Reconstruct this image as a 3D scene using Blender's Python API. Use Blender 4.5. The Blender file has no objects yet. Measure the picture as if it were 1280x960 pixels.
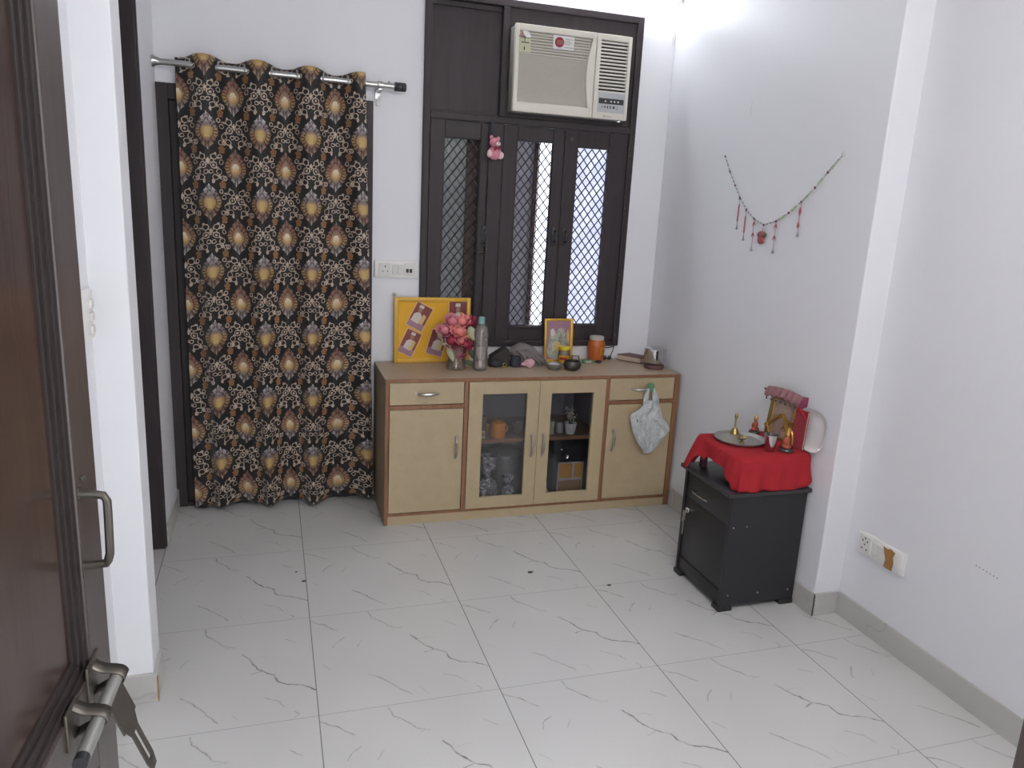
import bpy, bmesh, math, random
from mathutils import Vector, Matrix, noise
PI = math.pi
random.seed(7)
SC = bpy.context.scene
COL = SC.collection

# ------------------------------------------------------------------ shader expression helper
class X:
    """socket wrapper: arithmetic on it adds Math nodes"""
    def __init__(s, nt, so): s.nt, s.so = nt, so
    def _m(s, op, *a, clamp=False):
        n = s.nt.nodes.new('ShaderNodeMath'); n.operation = op; n.use_clamp = clamp
        for i, v in enumerate(a):
            if isinstance(v, X): s.nt.links.new(v.so, n.inputs[i])
            else: n.inputs[i].default_value = float(v)
        return X(s.nt, n.outputs[0])
    def __add__(s, o): return s._m('ADD', s, o)
    __radd__ = __add__
    def __sub__(s, o): return s._m('SUBTRACT', s, o)
    def __rsub__(s, o): return s._m('SUBTRACT', o, s)
    def __mul__(s, o): return s._m('MULTIPLY', s, o)
    __rmul__ = __mul__
    def __truediv__(s, o): return s._m('DIVIDE', s, o)
    def abs(s): return s._m('ABSOLUTE', s)
    def fract(s): return s._m('FRACT', s)
    def sin(s): return s._m('SINE', s)
    def sqrt(s): return s._m('SQRT', s)
    def floor(s): return s._m('FLOOR', s)
    def max(s, o): return s._m('MAXIMUM', s, o)
    def min(s, o): return s._m('MINIMUM', s, o)
    def gt(s, o): return s._m('GREATER_THAN', s, o)
    def lt(s, o): return s._m('LESS_THAN', s, o)
    def atan2(s, o): return s._m('ARCTAN2', s, o)
    def clamp(s): return s._m('ADD', s, 0.0, clamp=True)
    def soft(s, a, b):
        """1 below a, 0 above b"""
        n = s.nt.nodes.new('ShaderNodeMapRange'); n.clamp = True
        s.nt.links.new(s.so, n.inputs[0])
        for i, v in ((1, a), (2, b), (3, 1), (4, 0)): n.inputs[i].default_value = v
        return X(s.nt, n.outputs[0])

def hexs(h):
    h = h.lstrip('#'); c = [int(h[i:i+2], 16) / 255 for i in (0, 2, 4)]
    return tuple(((v + .055) / 1.055) ** 2.4 if v > .04045 else v / 12.92 for v in c) + (1,)

class Mat:
    def __init__(s, name):
        s.m = bpy.data.materials.new(name); s.m.use_nodes = True
        s.nt = s.m.node_tree; s.b = s.nt.nodes['Principled BSDF']
        s.out = s.nt.nodes['Material Output']
    def n(s, t, **k):
        n = s.nt.nodes.new(t)
        for a, v in k.items(): setattr(n, a, v)
        return n
    def l(s, a, b): s.nt.links.new(a.so if isinstance(a, X) else a, b)
    def set(s, **k):
        for a, v in k.items():
            s.b.inputs[{'color': 'Base Color', 'rough': 'Roughness', 'metal': 'Metallic', 'spec': 'Specular IOR Level',
                        'trans': 'Transmission Weight', 'alpha': 'Alpha', 'emit': 'Emission Color', 'estr': 'Emission Strength',
                        'coat': 'Coat Weight', 'sheen': 'Sheen Weight', 'ior': 'IOR', 'coatr': 'Coat Roughness'}[a]].default_value = v
    def coords(s, kind='Object'):
        n = s.n('ShaderNodeTexCoord'); return n.outputs[kind]
    def noise(s, vec, scale, detail=3, rough=.5, dist=0):
        n = s.n('ShaderNodeTexNoise'); s.l(vec, n.inputs['Vector'])
        n.inputs['Scale'].default_value = scale; n.inputs['Detail'].default_value = detail
        n.inputs['Roughness'].default_value = rough; n.inputs['Distortion'].default_value = dist
        return n
    def mix(s, f, a, b):
        n = s.n('ShaderNodeMix', data_type='RGBA')
        if isinstance(f, (int, float)): n.inputs[0].default_value = f
        else: s.l(f, n.inputs[0])
        for i, c in ((6, a), (7, b)):
            if isinstance(c, (tuple, list)): n.inputs[i].default_value = c
            else: s.l(c, n.inputs[i])
        return n.outputs[2]
    def ramp(s, f, stops):
        n = s.n('ShaderNodeValToRGB'); s.l(f, n.inputs[0]); cr = n.color_ramp
        while len(cr.elements) < len(stops): cr.elements.new(.5)
        for e, (p, c) in zip(cr.elements, stops): e.position = p; e.color = c
        return n.outputs[0]
    def bump(s, h, dist=.002, strength=1.0):
        n = s.n('ShaderNodeBump'); s.l(h, n.inputs['Height']); n.inputs['Distance'].default_value = dist
        n.inputs['Strength'].default_value = strength; s.l(n.outputs[0], s.b.inputs['Normal'])

def simple(name, hx, rough=.5, metal=0, var=.06, scale=30, bump=0, spec=.5, **k):
    """plain procedural material: noise varies the colour a little"""
    M = Mat(name); M.set(rough=rough, metal=metal, spec=spec, **k)
    c = hexs(hx); co = M.coords(); nz = M.noise(co, scale)
    a = tuple(v * (1 - var) for v in c[:3]) + (1,); b = tuple(min(1, v * (1 + var)) for v in c[:3]) + (1,)
    M.l(M.mix(nz.outputs['Fac'], a, b), M.b.inputs['Base Color'])
    if bump: M.bump(nz.outputs['Fac'], bump)
    return M.m

def glass_mat(name, tint=(1, 1, 1, 1), refl=.08, rough=.02, haze=0.0, hazec='#ffffff'):
    M = Mat(name); nt = M.nt
    t = M.n('ShaderNodeBsdfTransparent'); t.inputs[0].default_value = tint
    g = M.n('ShaderNodeBsdfGlossy'); g.inputs['Roughness'].default_value = rough
    f = M.n('ShaderNodeFresnel'); f.inputs[0].default_value = 1.45
    fx = X(nt, f.outputs[0]) * 1.0 + refl * .3
    mx = M.n('ShaderNodeMixShader'); M.l(fx.clamp(), mx.inputs[0]); M.l(t.outputs[0], mx.inputs[1]); M.l(g.outputs[0], mx.inputs[2])
    last = mx.outputs[0]
    if haze:
        d = M.n('ShaderNodeBsdfDiffuse'); d.inputs[0].default_value = hexs(hazec)
        m2 = M.n('ShaderNodeMixShader'); m2.inputs[0].default_value = haze
        M.l(last, m2.inputs[1]); M.l(d.outputs[0], m2.inputs[2]); last = m2.outputs[0]
    M.l(last, M.out.inputs['Surface'])
    return M.m

# ------------------------------------------------------------------ materials
def mat_wall(name, hx, rough=.55, spec=.35):
    M = Mat(name); M.set(rough=rough, spec=spec)
    co = M.coords(); n1 = M.noise(co, 1.3, 3); n2 = M.noise(co, 60, 2)
    c = hexs(hx)
    M.l(M.mix(n1.outputs['Fac'], tuple(v * .97 for v in c[:3]) + (1,), c), M.b.inputs['Base Color'])
    M.bump(n2.outputs['Fac'], .0006, .6)
    return M.m
WALL = mat_wall('white_wall_paint', '#e4e4e8')
CEIL = mat_wall('ceiling_paint', '#e6e6e6')
SHINYWALL = mat_wall('satin_white_wall_paint', '#e0e0e4', .42, .5)

VEINS = [  # polylines of the print that every floor tile repeats, in tile units (u right, v away)
 (.0065, .85, [(.60, .66), (.627, .609), (.673, .525), (.713, .472), (.782, .425), (.790, .362), (.845, .316), (.917, .292), (.983, .24), (1.052, .203)]),
 (.005, .7, [(.652, .45), (.713, .472)]),
 (.006, .6, [(.300, .30), (.346, .256), (.418, .171), (.50, .065)]),
 (.005, .55, [(.198, .711), (.142, .666), (.121, .620)]),
 (.006, .6, [(.370, .985), (.384, .915), (.455, .83), (.48, .79)]), (.007, .35, [(.49, .78), (.55, .75)]),
 (.005, .45, [(.722, .219), (.80, .172), (.83, .114)]),
 (.004, .5, [(.88, .055), (.903, .031), (.879, .006)]),
 (.006, .6, [(.007, .945), (.08, .895), (.13, .835), (.162, .806)]),
 (.005, .45, [(.844, .771), (.907, .718)]),
 (.004, .3, [(.563, .762), (.497, .747)]), (.004, .25, [(.62, .60), (.70, .615), (.74, .60)]),
 (.005, .35, [(.30, .66), (.26, .60)]), (.004, .3, [(.05, .46), (.09, .40)]), (.004, .25, [(.56, .12), (.60, .05)]),
]
def mat_floor():
    M = Mat('marble_look_floor_tile'); nt = M.nt
    M.set(rough=.27, spec=.45)
    co = M.coords(); T = .6
    nz = M.noise(co, 9, 3); nz2 = M.noise(co, 40, 2)
    wob = M.n('ShaderNodeVectorMath', operation='SUBTRACT'); M.l(nz.outputs['Color'], wob.inputs[0]); wob.inputs[1].default_value = (.5, .5, .5)
    sc = M.n('ShaderNodeVectorMath', operation='SCALE'); M.l(wob.outputs[0], sc.inputs[0]); sc.inputs['Scale'].default_value = .045
    wob2 = M.n('ShaderNodeVectorMath', operation='SUBTRACT'); M.l(nz2.outputs['Color'], wob2.inputs[0]); wob2.inputs[1].default_value = (.5, .5, .5)
    sc2 = M.n('ShaderNodeVectorMath', operation='SCALE'); M.l(wob2.outputs[0], sc2.inputs[0]); sc2.inputs['Scale'].default_value = .02
    sep = M.n('ShaderNodeSeparateXYZ'); M.l(co, sep.inputs[0])
    fu = (X(nt, sep.outputs[0]) / T).fract(); fv = (X(nt, sep.outputs[1]) / T).fract()
    cmb = M.n('ShaderNodeCombineXYZ'); M.l(fu, cmb.inputs[0]); M.l(fv, cmb.inputs[1])
    a1 = M.n('ShaderNodeVectorMath', operation='ADD'); M.l(cmb.outputs[0], a1.inputs[0]); M.l(sc.outputs[0], a1.inputs[1])
    a2 = M.n('ShaderNodeVectorMath', operation='ADD'); M.l(a1.outputs[0], a2.inputs[0]); M.l(sc2.outputs[0], a2.inputs[1])
    flat = M.n('ShaderNodeVectorMath', operation='MULTIPLY'); M.l(a2.outputs[0], flat.inputs[0]); flat.inputs[1].default_value = (1, 1, 0)
    p = flat.outputs[0]
    tot = None
    for w, st, pts in VEINS:
        dmin = None
        for (ax, ay), (bx, by) in zip(pts, pts[1:]):
            ba = Vector((bx - ax, by - ay, 0)); L2 = ba.length_squared
            pa = M.n('ShaderNodeVectorMath', operation='SUBTRACT'); M.l(p, pa.inputs[0]); pa.inputs[1].default_value = (ax, ay, 0)
            dt = M.n('ShaderNodeVectorMath', operation='DOT_PRODUCT'); M.l(pa.outputs[0], dt.inputs[0]); dt.inputs[1].default_value = tuple(ba / L2)
            h = X(nt, dt.outputs['Value']).clamp()
            s_ = M.n('ShaderNodeVectorMath', operation='SCALE'); s_.inputs[0].default_value = tuple(ba); M.l(h, s_.inputs['Scale'])
            ds = M.n('ShaderNodeVectorMath', operation='DISTANCE'); M.l(pa.outputs[0], ds.inputs[0]); M.l(s_.outputs[0], ds.inputs[1])
            d = X(nt, ds.outputs['Value'])
            dmin = d if dmin is None else dmin.min(d)
        v = dmin.soft(w * .15, w * .95) * st + dmin.soft(0, w * 2.2) * (st * .2)
        tot = v if tot is None else tot.max(v)
    br = M.noise(co, 28, 3); fine = X(nt, br.outputs['Fac']).soft(.66, .36)
    tot = tot * (fine * .6 + .38) * .95
    cloud = M.noise(co, 1.6, 2, .5, 0)
    base = M.ramp(cloud.outputs['Fac'], [(.15, hexs('#bfbebb')), (.5, hexs('#c6c5c3')), (.85, hexs('#cdccca'))])
    c1 = M.mix(tot.clamp(), base, hexs('#5d5b5a'))
    eu = fu.min(1 - fu); ev = fv.min(1 - fv)
    gl = eu.soft(.0018, .0036) * .8
    gl2 = ev.soft(.0014, .003) * .45
    g = gl.max(gl2)
    M.l(M.mix(g.clamp(), c1, hexs('#605e5c')), M.b.inputs['Base Color'])
    M.bump(1 - g, .0008, .5)
    return M.m
FLOOR = mat_floor()

def mat_marble(name, hx, vein):
    M = Mat(name); M.set(rough=.35)
    co = M.coords(); n = M.noise(co, 2.6, 3, .5, .5); f = X(M.nt, n.outputs['Fac'])
    v = (f - .5).abs().soft(.0, .014) * .4
    n2 = M.noise(co, 4, 4)
    c = hexs(hx)
    base = M.mix(n2.outputs['Fac'], tuple(x * .88 for x in c[:3]) + (1,), c)
    M.l(M.mix(v, base, hexs(vein)), M.b.inputs['Base Color'])
    return M.m
SKIRT = mat_marble('marble_skirting_tile', '#bcbab6', '#8a8886')

def mat_wood(name, dark, light, rough=.35, axis=2, scale=14, spec=.5):
    M = Mat(name); M.set(rough=rough, spec=spec)
    co = M.coords(); mp = M.n('ShaderNodeMapping'); M.l(co, mp.inputs[0])
    s = [1, 1, 1]; s[axis] = .07; mp.inputs['Scale'].default_value = s
    n = M.noise(mp.outputs[0], scale * 3, 4, .6, .4)
    M.l(M.ramp(n.outputs['Fac'], [(.3, hexs(dark)), (.7, hexs(light))]), M.b.inputs['Base Color'])
    M.bump(n.outputs['Fac'], .0006, .5)
    return M.m
DARKWOOD = mat_wood('dark_brown_painted_wood', '#302a2c', '#393234', .5, spec=.3)
DARKDOOR = mat_wood('dark_brown_varnished_door_wood', '#2d201c', '#3b2c27', .22, spec=.4)
DARKDOOR2 = mat_wood('dark_brown_door_stile_wood', '#38302f', '#453c3a', .3, spec=.4)
MOULD = mat_wood('dark_moulding_wood', '#261f1f', '#2b2423', .5, spec=.25)
BROWNOUT = mat_wood('weathered_brown_wood', '#4a3733', '#5c4641', .6)
EDGE = mat_wood('orange_brown_edge_banding', '#79523a', '#8f6546', .5)
SHELFWOOD = mat_wood('shelf_edge_wood', '#8a6448', '#9d7656', .5, 0)
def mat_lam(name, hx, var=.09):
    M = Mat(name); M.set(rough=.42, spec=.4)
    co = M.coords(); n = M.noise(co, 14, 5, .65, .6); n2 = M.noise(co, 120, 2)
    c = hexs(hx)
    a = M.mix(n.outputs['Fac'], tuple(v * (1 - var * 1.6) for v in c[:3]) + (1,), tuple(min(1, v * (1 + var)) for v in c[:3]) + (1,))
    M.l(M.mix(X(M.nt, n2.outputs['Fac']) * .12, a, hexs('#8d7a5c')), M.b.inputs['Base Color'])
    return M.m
LAM = mat_lam('beige_marbled_laminate', '#b3a182')
LAMTOP = mat_lam('dusty_brown_laminate', '#ad9a84', .06)
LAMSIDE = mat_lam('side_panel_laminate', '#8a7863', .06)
INNER = simple('cabinet_inside_grey', '#9a979e', .6)
CHROME = simple('brushed_steel', '#b9b8b6', .28, 1, .05, 80)
STEEL = simple('polished_steel', '#c9c9c9', .16, 1, .03)
DULLSTEEL = simple('dull_steel', '#9b9a96', .42, .6, .08, 60)
OLDSTEEL = simple('old_tarnished_steel', '#57524c', .42, .7, .15, 40, .0004)
BRASS = simple('brass', '#a8925c', .35, .9, .12, 60)
BLACKLAM = simple('black_laminate', '#222124', .38, 0, .05, 20)
BLACKTOP = simple('black_laminate_top', '#302f32', .34, 0, .06, 20)
BLACKPL = simple('black_plastic', '#232428', .45, 0, .05)
WHITEPL = simple('white_plastic', '#d8d6d2', .4, 0, .02)
WHITEPL2 = simple('white_switch_plastic', '#e2e0dd', .35, 0, .02)
GREYMARK = simple('socket_hole_dark', '#3a3638', .6)
ACBODY = simple('cream_plastic', '#d6d2c6', .42, 0, .02)
ACPANEL = simple('grey_control_plastic', '#b5b6ba', .42, 0, .02)
ACSIDE = simple('aged_cream_plastic', '#98958a', .5, 0, .05)
DARKGAP = simple('dark_gap', '#3c3b3c', .7)
DARKGAP2 = simple('outlet_dark', '#2c2b2c', .7)
REDCLOTH = simple('red_cotton_cloth', '#9a242b', .85, 0, .08, 200, .0005, .2)
YELLOW = simple('yellow_board', '#dba51d', .6, 0, .05, 8)
YFRAME = simple('yellow_frame_paint', '#d0a238', .45, 0, .1, 40)
GOLD = simple('gold_frame', '#dcae45', .3, .55, .1, 60)
GOLDTIN = simple('gold_tinsel', '#b38f4c', .3, .8, .2, 90)
CREAM = simple('photo_border_cream', '#e2b98a', .6)
MAROON = simple('print_maroon', '#7c3a34', .45, 0, .15, 60)
MAUVE = simple('print_mauve', '#9a7380', .45, 0, .15, 60)
PRWHITE = simple('print_white', '#cfc3bd', .45, 0, .12, 90)
PRSKIN = simple('print_skin', '#9a7263', .45, 0, .15, 90)
PRGREY = simple('print_grey_green', '#a7ada0', .45, 0, .25, 80)
PRYEL = simple('print_pale_yellow', '#d0b070', .45, 0, .2, 80)
PINK = simple('salmon_petal', '#dc8680', .7, 0, .14, 60)
PINK2 = simple('pink_petal', '#c87c86', .7, 0, .14, 60)
ROSE = simple('crimson_petal', '#8f2a45', .7, 0, .2, 60)
MAGENTA = simple('magenta_petal', '#a84a72', .7, 0, .2, 60)
LEAFC = simple('pale_dry_leaf', '#a7a78c', .7, 0, .15, 60)
LEAFG = simple('dark_green_leaf', '#4d5a45', .7, 0, .15, 60)
PLUSH = simple('pink_plush', '#c98491', .95, 0, .25, 160, .003)
PLUSHW = simple('pale_plush', '#e3c6c6', .95, 0, .2, 160, .003)
RED = simple('bright_red', '#8f2231', .6, 0, .1)
ORANGE = simple('orange_plastic', '#b8602c', .4, 0, .1, 40)
ORANGE2 = simple('amber_orange', '#e08a24', .4, 0, .08, 30)
TEAL = simple('teal_cap_plastic', '#6c9f95', .4, 0, .04)
GREEN = simple('green_plastic', '#5f9069', .4, 0, .06)
GREYCLOTH = simple('grey_cloth', '#77706e', .9, 0, .14, 50, .0015)
DARKCLOTH = simple('dark_navy_cloth', '#33343c', .85, 0, .12, 50)
BLACKLEATHER = simple('black_leather', '#2b2726', .4, 0, .15, 50)
PINKCLOTH = simple('pale_pink_cloth', '#cfa3aa', .9, 0, .15, 70, .002)
BOOKC = simple('maroon_book_cover', '#5c3c3c', .55, 0, .15, 30)
PAPER = simple('paper_pages', '#b8a795', .7, 0, .15, 80)
TAPE = simple('brown_tape', '#9c7444', .45, 0, .1, 40)
TASSEL = simple('grey_bead', '#8d8d8a', .6, 0, .1, 60)
BEADR = simple('red_bead', '#95474a', .5, 0, .1)
BEADM = simple('maroon_bead', '#5d2a38', .5, 0, .1)
BEADG = simple('pale_green_bead', '#a2ad90', .5, 0, .15)
BEADW = simple('clear_white_bead', '#c9c6c4', .4, 0, .1)
WHITEMEL = simple('white_melamine', '#dcdadb', .25, 0, .02)
VALANCE = simple('pink_valance_cloth', '#8a6064', .85, 0, .25, 120, .001)
MAROONCL = simple('maroon_satin', '#7c2f4e', .5, 0, .2, 60)
REDBOOK = simple('red_cover', '#8a2f38', .5, 0, .25, 40)
ORANGECL = simple('orange_red_paint', '#a04c34', .5, 0, .2, 60)
SKINGOLD = simple('gilded_paint', '#b98c4a', .4, .5, .2, 80)
DARKBASE = simple('dark_base_paint', '#3b3033', .4, 0, .1)
WOODSTOOL = simple('dark_stained_wood', '#4a2d30', .6, 0, .2, 40)
YLABEL = simple('star_label_yellow', '#bfc0a0', .6, 0, .04)
YCAP = simple('bright_yellow_plastic', '#d8c32a', .4, 0, .06)
YPACK = simple('amber_drawer_plastic', '#c98f24', .35, 0, .08, 30)
WHITEFR = simple('white_drawer_frame', '#bcb5ad', .4, 0, .05)
POTWHITE = simple('white_ceramic', '#cfcfcb', .3, 0, .03)
TOWER = simple('pale_outdoor_plaster', '#dfe3f0', .8, 0, .03, 4)
PLAST = glass_mat('clear_plastic', (.9, .88, .87, 1), .1, .2, .13, '#d6ccc8')
VASEG = glass_mat('clear_vase_glass', (.9, .86, .84, 1), .1, .15, .13, '#d8c6bc')
PANE = glass_mat('cabinet_glass_pane', (.86, .86, .88, 1), .1, .03)
def mat_frost(name, col, tl):
    M = Mat(name); d = M.n('ShaderNodeBsdfTranslucent'); t = M.n('ShaderNodeBsdfTransparent'); g = M.n('ShaderNodeBsdfGlossy')
    co = M.coords(); n = M.noise(co, 12, 4, .6, .5)
    c = hexs(col); M.l(M.mix(n.outputs['Fac'], tuple(v * .72 for v in c[:3]) + (1,), tuple(min(1, v * 1.25) for v in c[:3]) + (1,)), d.inputs[0])
    t.inputs[0].default_value = (.9, .9, .9, 1); g.inputs['Roughness'].default_value = .15
    m1 = M.n('ShaderNodeMixShader'); m1.inputs[0].default_value = tl; M.l(d.outputs[0], m1.inputs[1]); M.l(t.outputs[0], m1.inputs[2])
    m2 = M.n('ShaderNodeMixShader'); m2.inputs[0].default_value = .05; M.l(m1.outputs[0], m2.inputs[1]); M.l(g.outputs[0], m2.inputs[2])
    M.l(m2.outputs[0], M.out.inputs['Surface'])
    return M.m
FROSTGREY = mat_frost('frosted_grey_glass', '#5c5d5a', .12)
FROSTMAUVE = mat_frost('frosted_mauve_glass', '#6e6a6f', .12)
FROSTBLUE = mat_frost('frosted_bright_glass', '#bcbeca', .16)
TUBE = Mat('lit_tube'); TUBE.set(color=(1, 1, 1, 1), emit=(.90, .94, 1, 1), estr=8.5); TUBE = TUBE.m
TUBE2 = Mat('lit_tube_warm'); TUBE2.set(color=(1, 1, 1, 1), emit=(1, .985, .97, 1), estr=44); TUBE2 = TUBE2.m
BAG = Mat('thin_white_polythene'); BAG.set(color=hexs('#c9cbcc'), rough=.35, trans=0)
_c = BAG.coords(); _n = BAG.noise(_c, 35, 4, .6, .6); BAG.bump(_n.outputs['Fac'], .012, 1.0)
BAG.l(BAG.mix(_n.outputs['Fac'], hexs('#a6a8aa'), hexs('#dadcdd')), BAG.b.inputs['Base Color']); BAG = BAG.m
CLEARBAG = Mat('crumpled_grey_polythene'); _c = CLEARBAG.coords(); _n = CLEARBAG.noise(_c, 40, 5, .7, 1.2)
CLEARBAG.set(rough=.25); CLEARBAG.l(CLEARBAG.ramp(_n.outputs['Fac'], [(.35, hexs('#55555a')), (.5, hexs('#8b8a8e')), (.62, hexs('#d8d6d8'))]), CLEARBAG.b.inputs['Base Color'])
CLEARBAG.bump(_n.outputs['Fac'], .01, .8); CLEARBAG = CLEARBAG.m
SHRINEPIC = Mat('faded_shrine_print'); _c = SHRINEPIC.coords(); _n = SHRINEPIC.noise(_c, 26, 4, .6, .8); SHRINEPIC.set(rough=.3)
SHRINEPIC.l(SHRINEPIC.ramp(_n.outputs['Fac'], [(.32, hexs('#6f5a55')), (.5, hexs('#9d857c')), (.62, hexs('#a8957f')), (.72, hexs('#b8a060'))]), SHRINEPIC.b.inputs['Base Color']); SHRINEPIC = SHRINEPIC.m

PRMIX = Mat('faded_print'); _c = PRMIX.coords(); _n = PRMIX.noise(_c, 45, 4, .6, .8); PRMIX.set(rough=.4)
PRMIX.l(PRMIX.ramp(_n.outputs['Fac'], [(.32, hexs('#76786a')), (.5, hexs('#a3a698')), (.65, hexs('#c6c4ba'))]), PRMIX.b.inputs['Base Color']); PRMIX = PRMIX.m

def mat_curtain():
    M = Mat('black_damask_curtain_cloth'); nt = M.nt; M.set(rough=.55, spec=.35, sheen=.15)
    uv = M.n('ShaderNodeUVMap'); sep = M.n('ShaderNodeSeparateXYZ'); M.l(uv.outputs[0], sep.inputs[0])
    nz = M.noise(M.coords('UV'), 14, 2)
    wob = X(nt, nz.outputs['Fac']) - .5
    U = X(nt, sep.outputs[0]) + wob * .05; V = X(nt, sep.outputs[1]) + wob * .03
    PW, PH = .25, .32
    def cell(du, dv):
        a = ((U - du + .5).fract() - .5) * PW
        b = ((V - dv + .5).fract() - .5) * PH
        return a.abs(), a, b
    def medallion(aa, b, flip):
        bb = b * (-1 if flip else 1)
        rn = ((aa / .056) * (aa / .056) + (b / .070) * (b / .070)).sqrt()
        th = aa.atan2(bb)
        # ogee outline: pointed tips, scalloped flanks
        sv = aa / .056 + (b.abs() / .086)._m('POWER', b.abs() / .086, 1.6)
        sc = ((th * 8).sin()).abs() * .15
        body = (sv + sc).lt(1.0); tip = (aa + (b.abs() - .070) * .8).lt(.011) * b.abs().lt(.088) * b.abs().gt(.06)
        petal = ((th * 17).sin().gt(.25)) * sv.gt(.42)
        petal = petal.max((sv - .50).abs().lt(.035) * .8)
        ring = ((sv - .66).abs().lt(.05)) * b.gt(.0) * ((th * 7).sin().gt(-.3))
        rx_ = .014 if not flip else .015
        core = (((aa / rx_) * (aa / rx_) + ((b + .004) / .024) * ((b + .004) / .024)).sqrt() + (th * 6).sin() * (.18 if not flip else .04)).lt(1.0)
        bb = b
        mask = body.max(tip)
        dark = petal * .8 * (1 - core)
        return mask, dark, core, bb, ring
    def curls(aa, b):
        R = None
        def add(v):
            nonlocal R
            R = v if R is None else R.max(v)
        for cx, cy, r, w in ((.023, .045, .0125, .0042), (.021, .008, .0135, .0045), (.046, -.022, .0125, .004), (.028, -.046, .012, .004), (.058, .022, .010, .0036), (.013, .028, .008, .0035), (.010, -.022, .008, .0035), (.066, -.05, .010, .0035)):
            d = ((aa - cx) * (aa - cx) + (b - cy) * (b - cy)).sqrt()
            add((d - r).abs().lt(w * .42 + .0002)); 
        for cx, cy, rx, ry in ((.045, .040, .014, .004), (.021, .008, .005, .006), (.036, -.004, .009, .005), (.047, -.045, .006, .011), (.0, .026, .004, .016), (.018, -.064, .006, .010), (.030, .060, .006, .006)):
            d = (((aa - cx) / rx) * ((aa - cx) / rx) + ((b - cy) / ry) * ((b - cy) / ry)).sqrt()
            add(d.lt(1))
        return R
    aA, sA, bA = cell(0, 0); aB, sB, bB = cell(.5, .5)
    mA, dA, cA, hA, rA = medallion(aA, bA, False)
    mB, dB, cB, hB, rB = medallion(aB, bB, True)
    aC, sC, bC = cell(0, .5); aD, sD, bD = cell(.5, 0)
    cur = curls(aC, bC).max(curls(aD, bD))
    # gold rose blobs between the columns
    q1 = ((U - .25 + .25)*2).fract()
    a4 = (((U - .0) * 2).fract() - .5) * (PW / 2); b4 = (((V - .25 + .25) * 2).fract() - .5) * (PH / 2)
    th4 = a4.atan2(b4); r4 = ((a4 / .017) * (a4 / .017) + (b4 / .021) * (b4 / .021)).sqrt() + ((th4 * 2.5).sin()).abs() * .3
    blob = r4.lt(1.1); bl_d = ((r4 - .6).abs().lt(.08))
    hook1 = ((((a4 - .014) * (a4 - .014) + (b4 - .030) * (b4 - .030)).sqrt() - .009).abs().lt(.0023))
    hook2 = ((((a4 + .010) * (a4 + .010) + (b4 + .032) * (b4 + .032)).sqrt() - .009).abs().lt(.0023))
    cur = cur.max(hook1).max(hook2)
    gA = M.ramp((hA / .172 + .5).clamp(), [(.06, hexs('#b59a86')), (.22, hexs('#6e5246')), (.40, hexs('#a3845a')), (.55, hexs('#a88c62')), (.68, hexs('#746468')), (.82, hexs('#a5a2a3')), (.95, hexs('#cfcdca'))])
    gB = M.ramp((hB / .172 + .5).clamp(), [(.06, hexs('#c2c0be')), (.22, hexs('#756c6e')), (.42, hexs('#a88a60')), (.55, hexs('#a08060')), (.7, hexs('#87695a')), (.85, hexs('#7d6358')), (.95, hexs('#9c8576'))])
    base = hexs('#1c1919')
    c = M.mix(cur, base, M.mix(X(nt, nz.outputs['Fac']), hexs('#9c8b7a'), hexs('#cbb8a8')))
    c = M.mix(blob, c, M.mix(bl_d, hexs('#8a6646'), hexs('#6d4128')))
    c = M.mix(mA, c, gA); c = M.mix(dA * mA, c, hexs('#33231f')); c = M.mix(rA * mA, c, hexs('#8d7f84')); c = M.mix(cA, c, hexs('#b89a62'))
    c = M.mix(mB, c, gB); c = M.mix(dB * mB, c, hexs('#3c2620')); c = M.mix(rB * mB, c, hexs('#8a5646'))
    cc = M.ramp((hB / .06 + .5).clamp(), [(.1, hexs('#b58a4a')), (.6, hexs('#cdbd9e')), (1, hexs('#d5d0c6'))])
    c = M.mix(cB, c, cc)
    M.l(c, M.b.inputs['Base Color'])
    wv = M.noise(M.coords(), 400, 1); M.bump(wv.outputs['Fac'], .0004, .4)
    return M.m
CURTAIN = mat_curtain()

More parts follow.
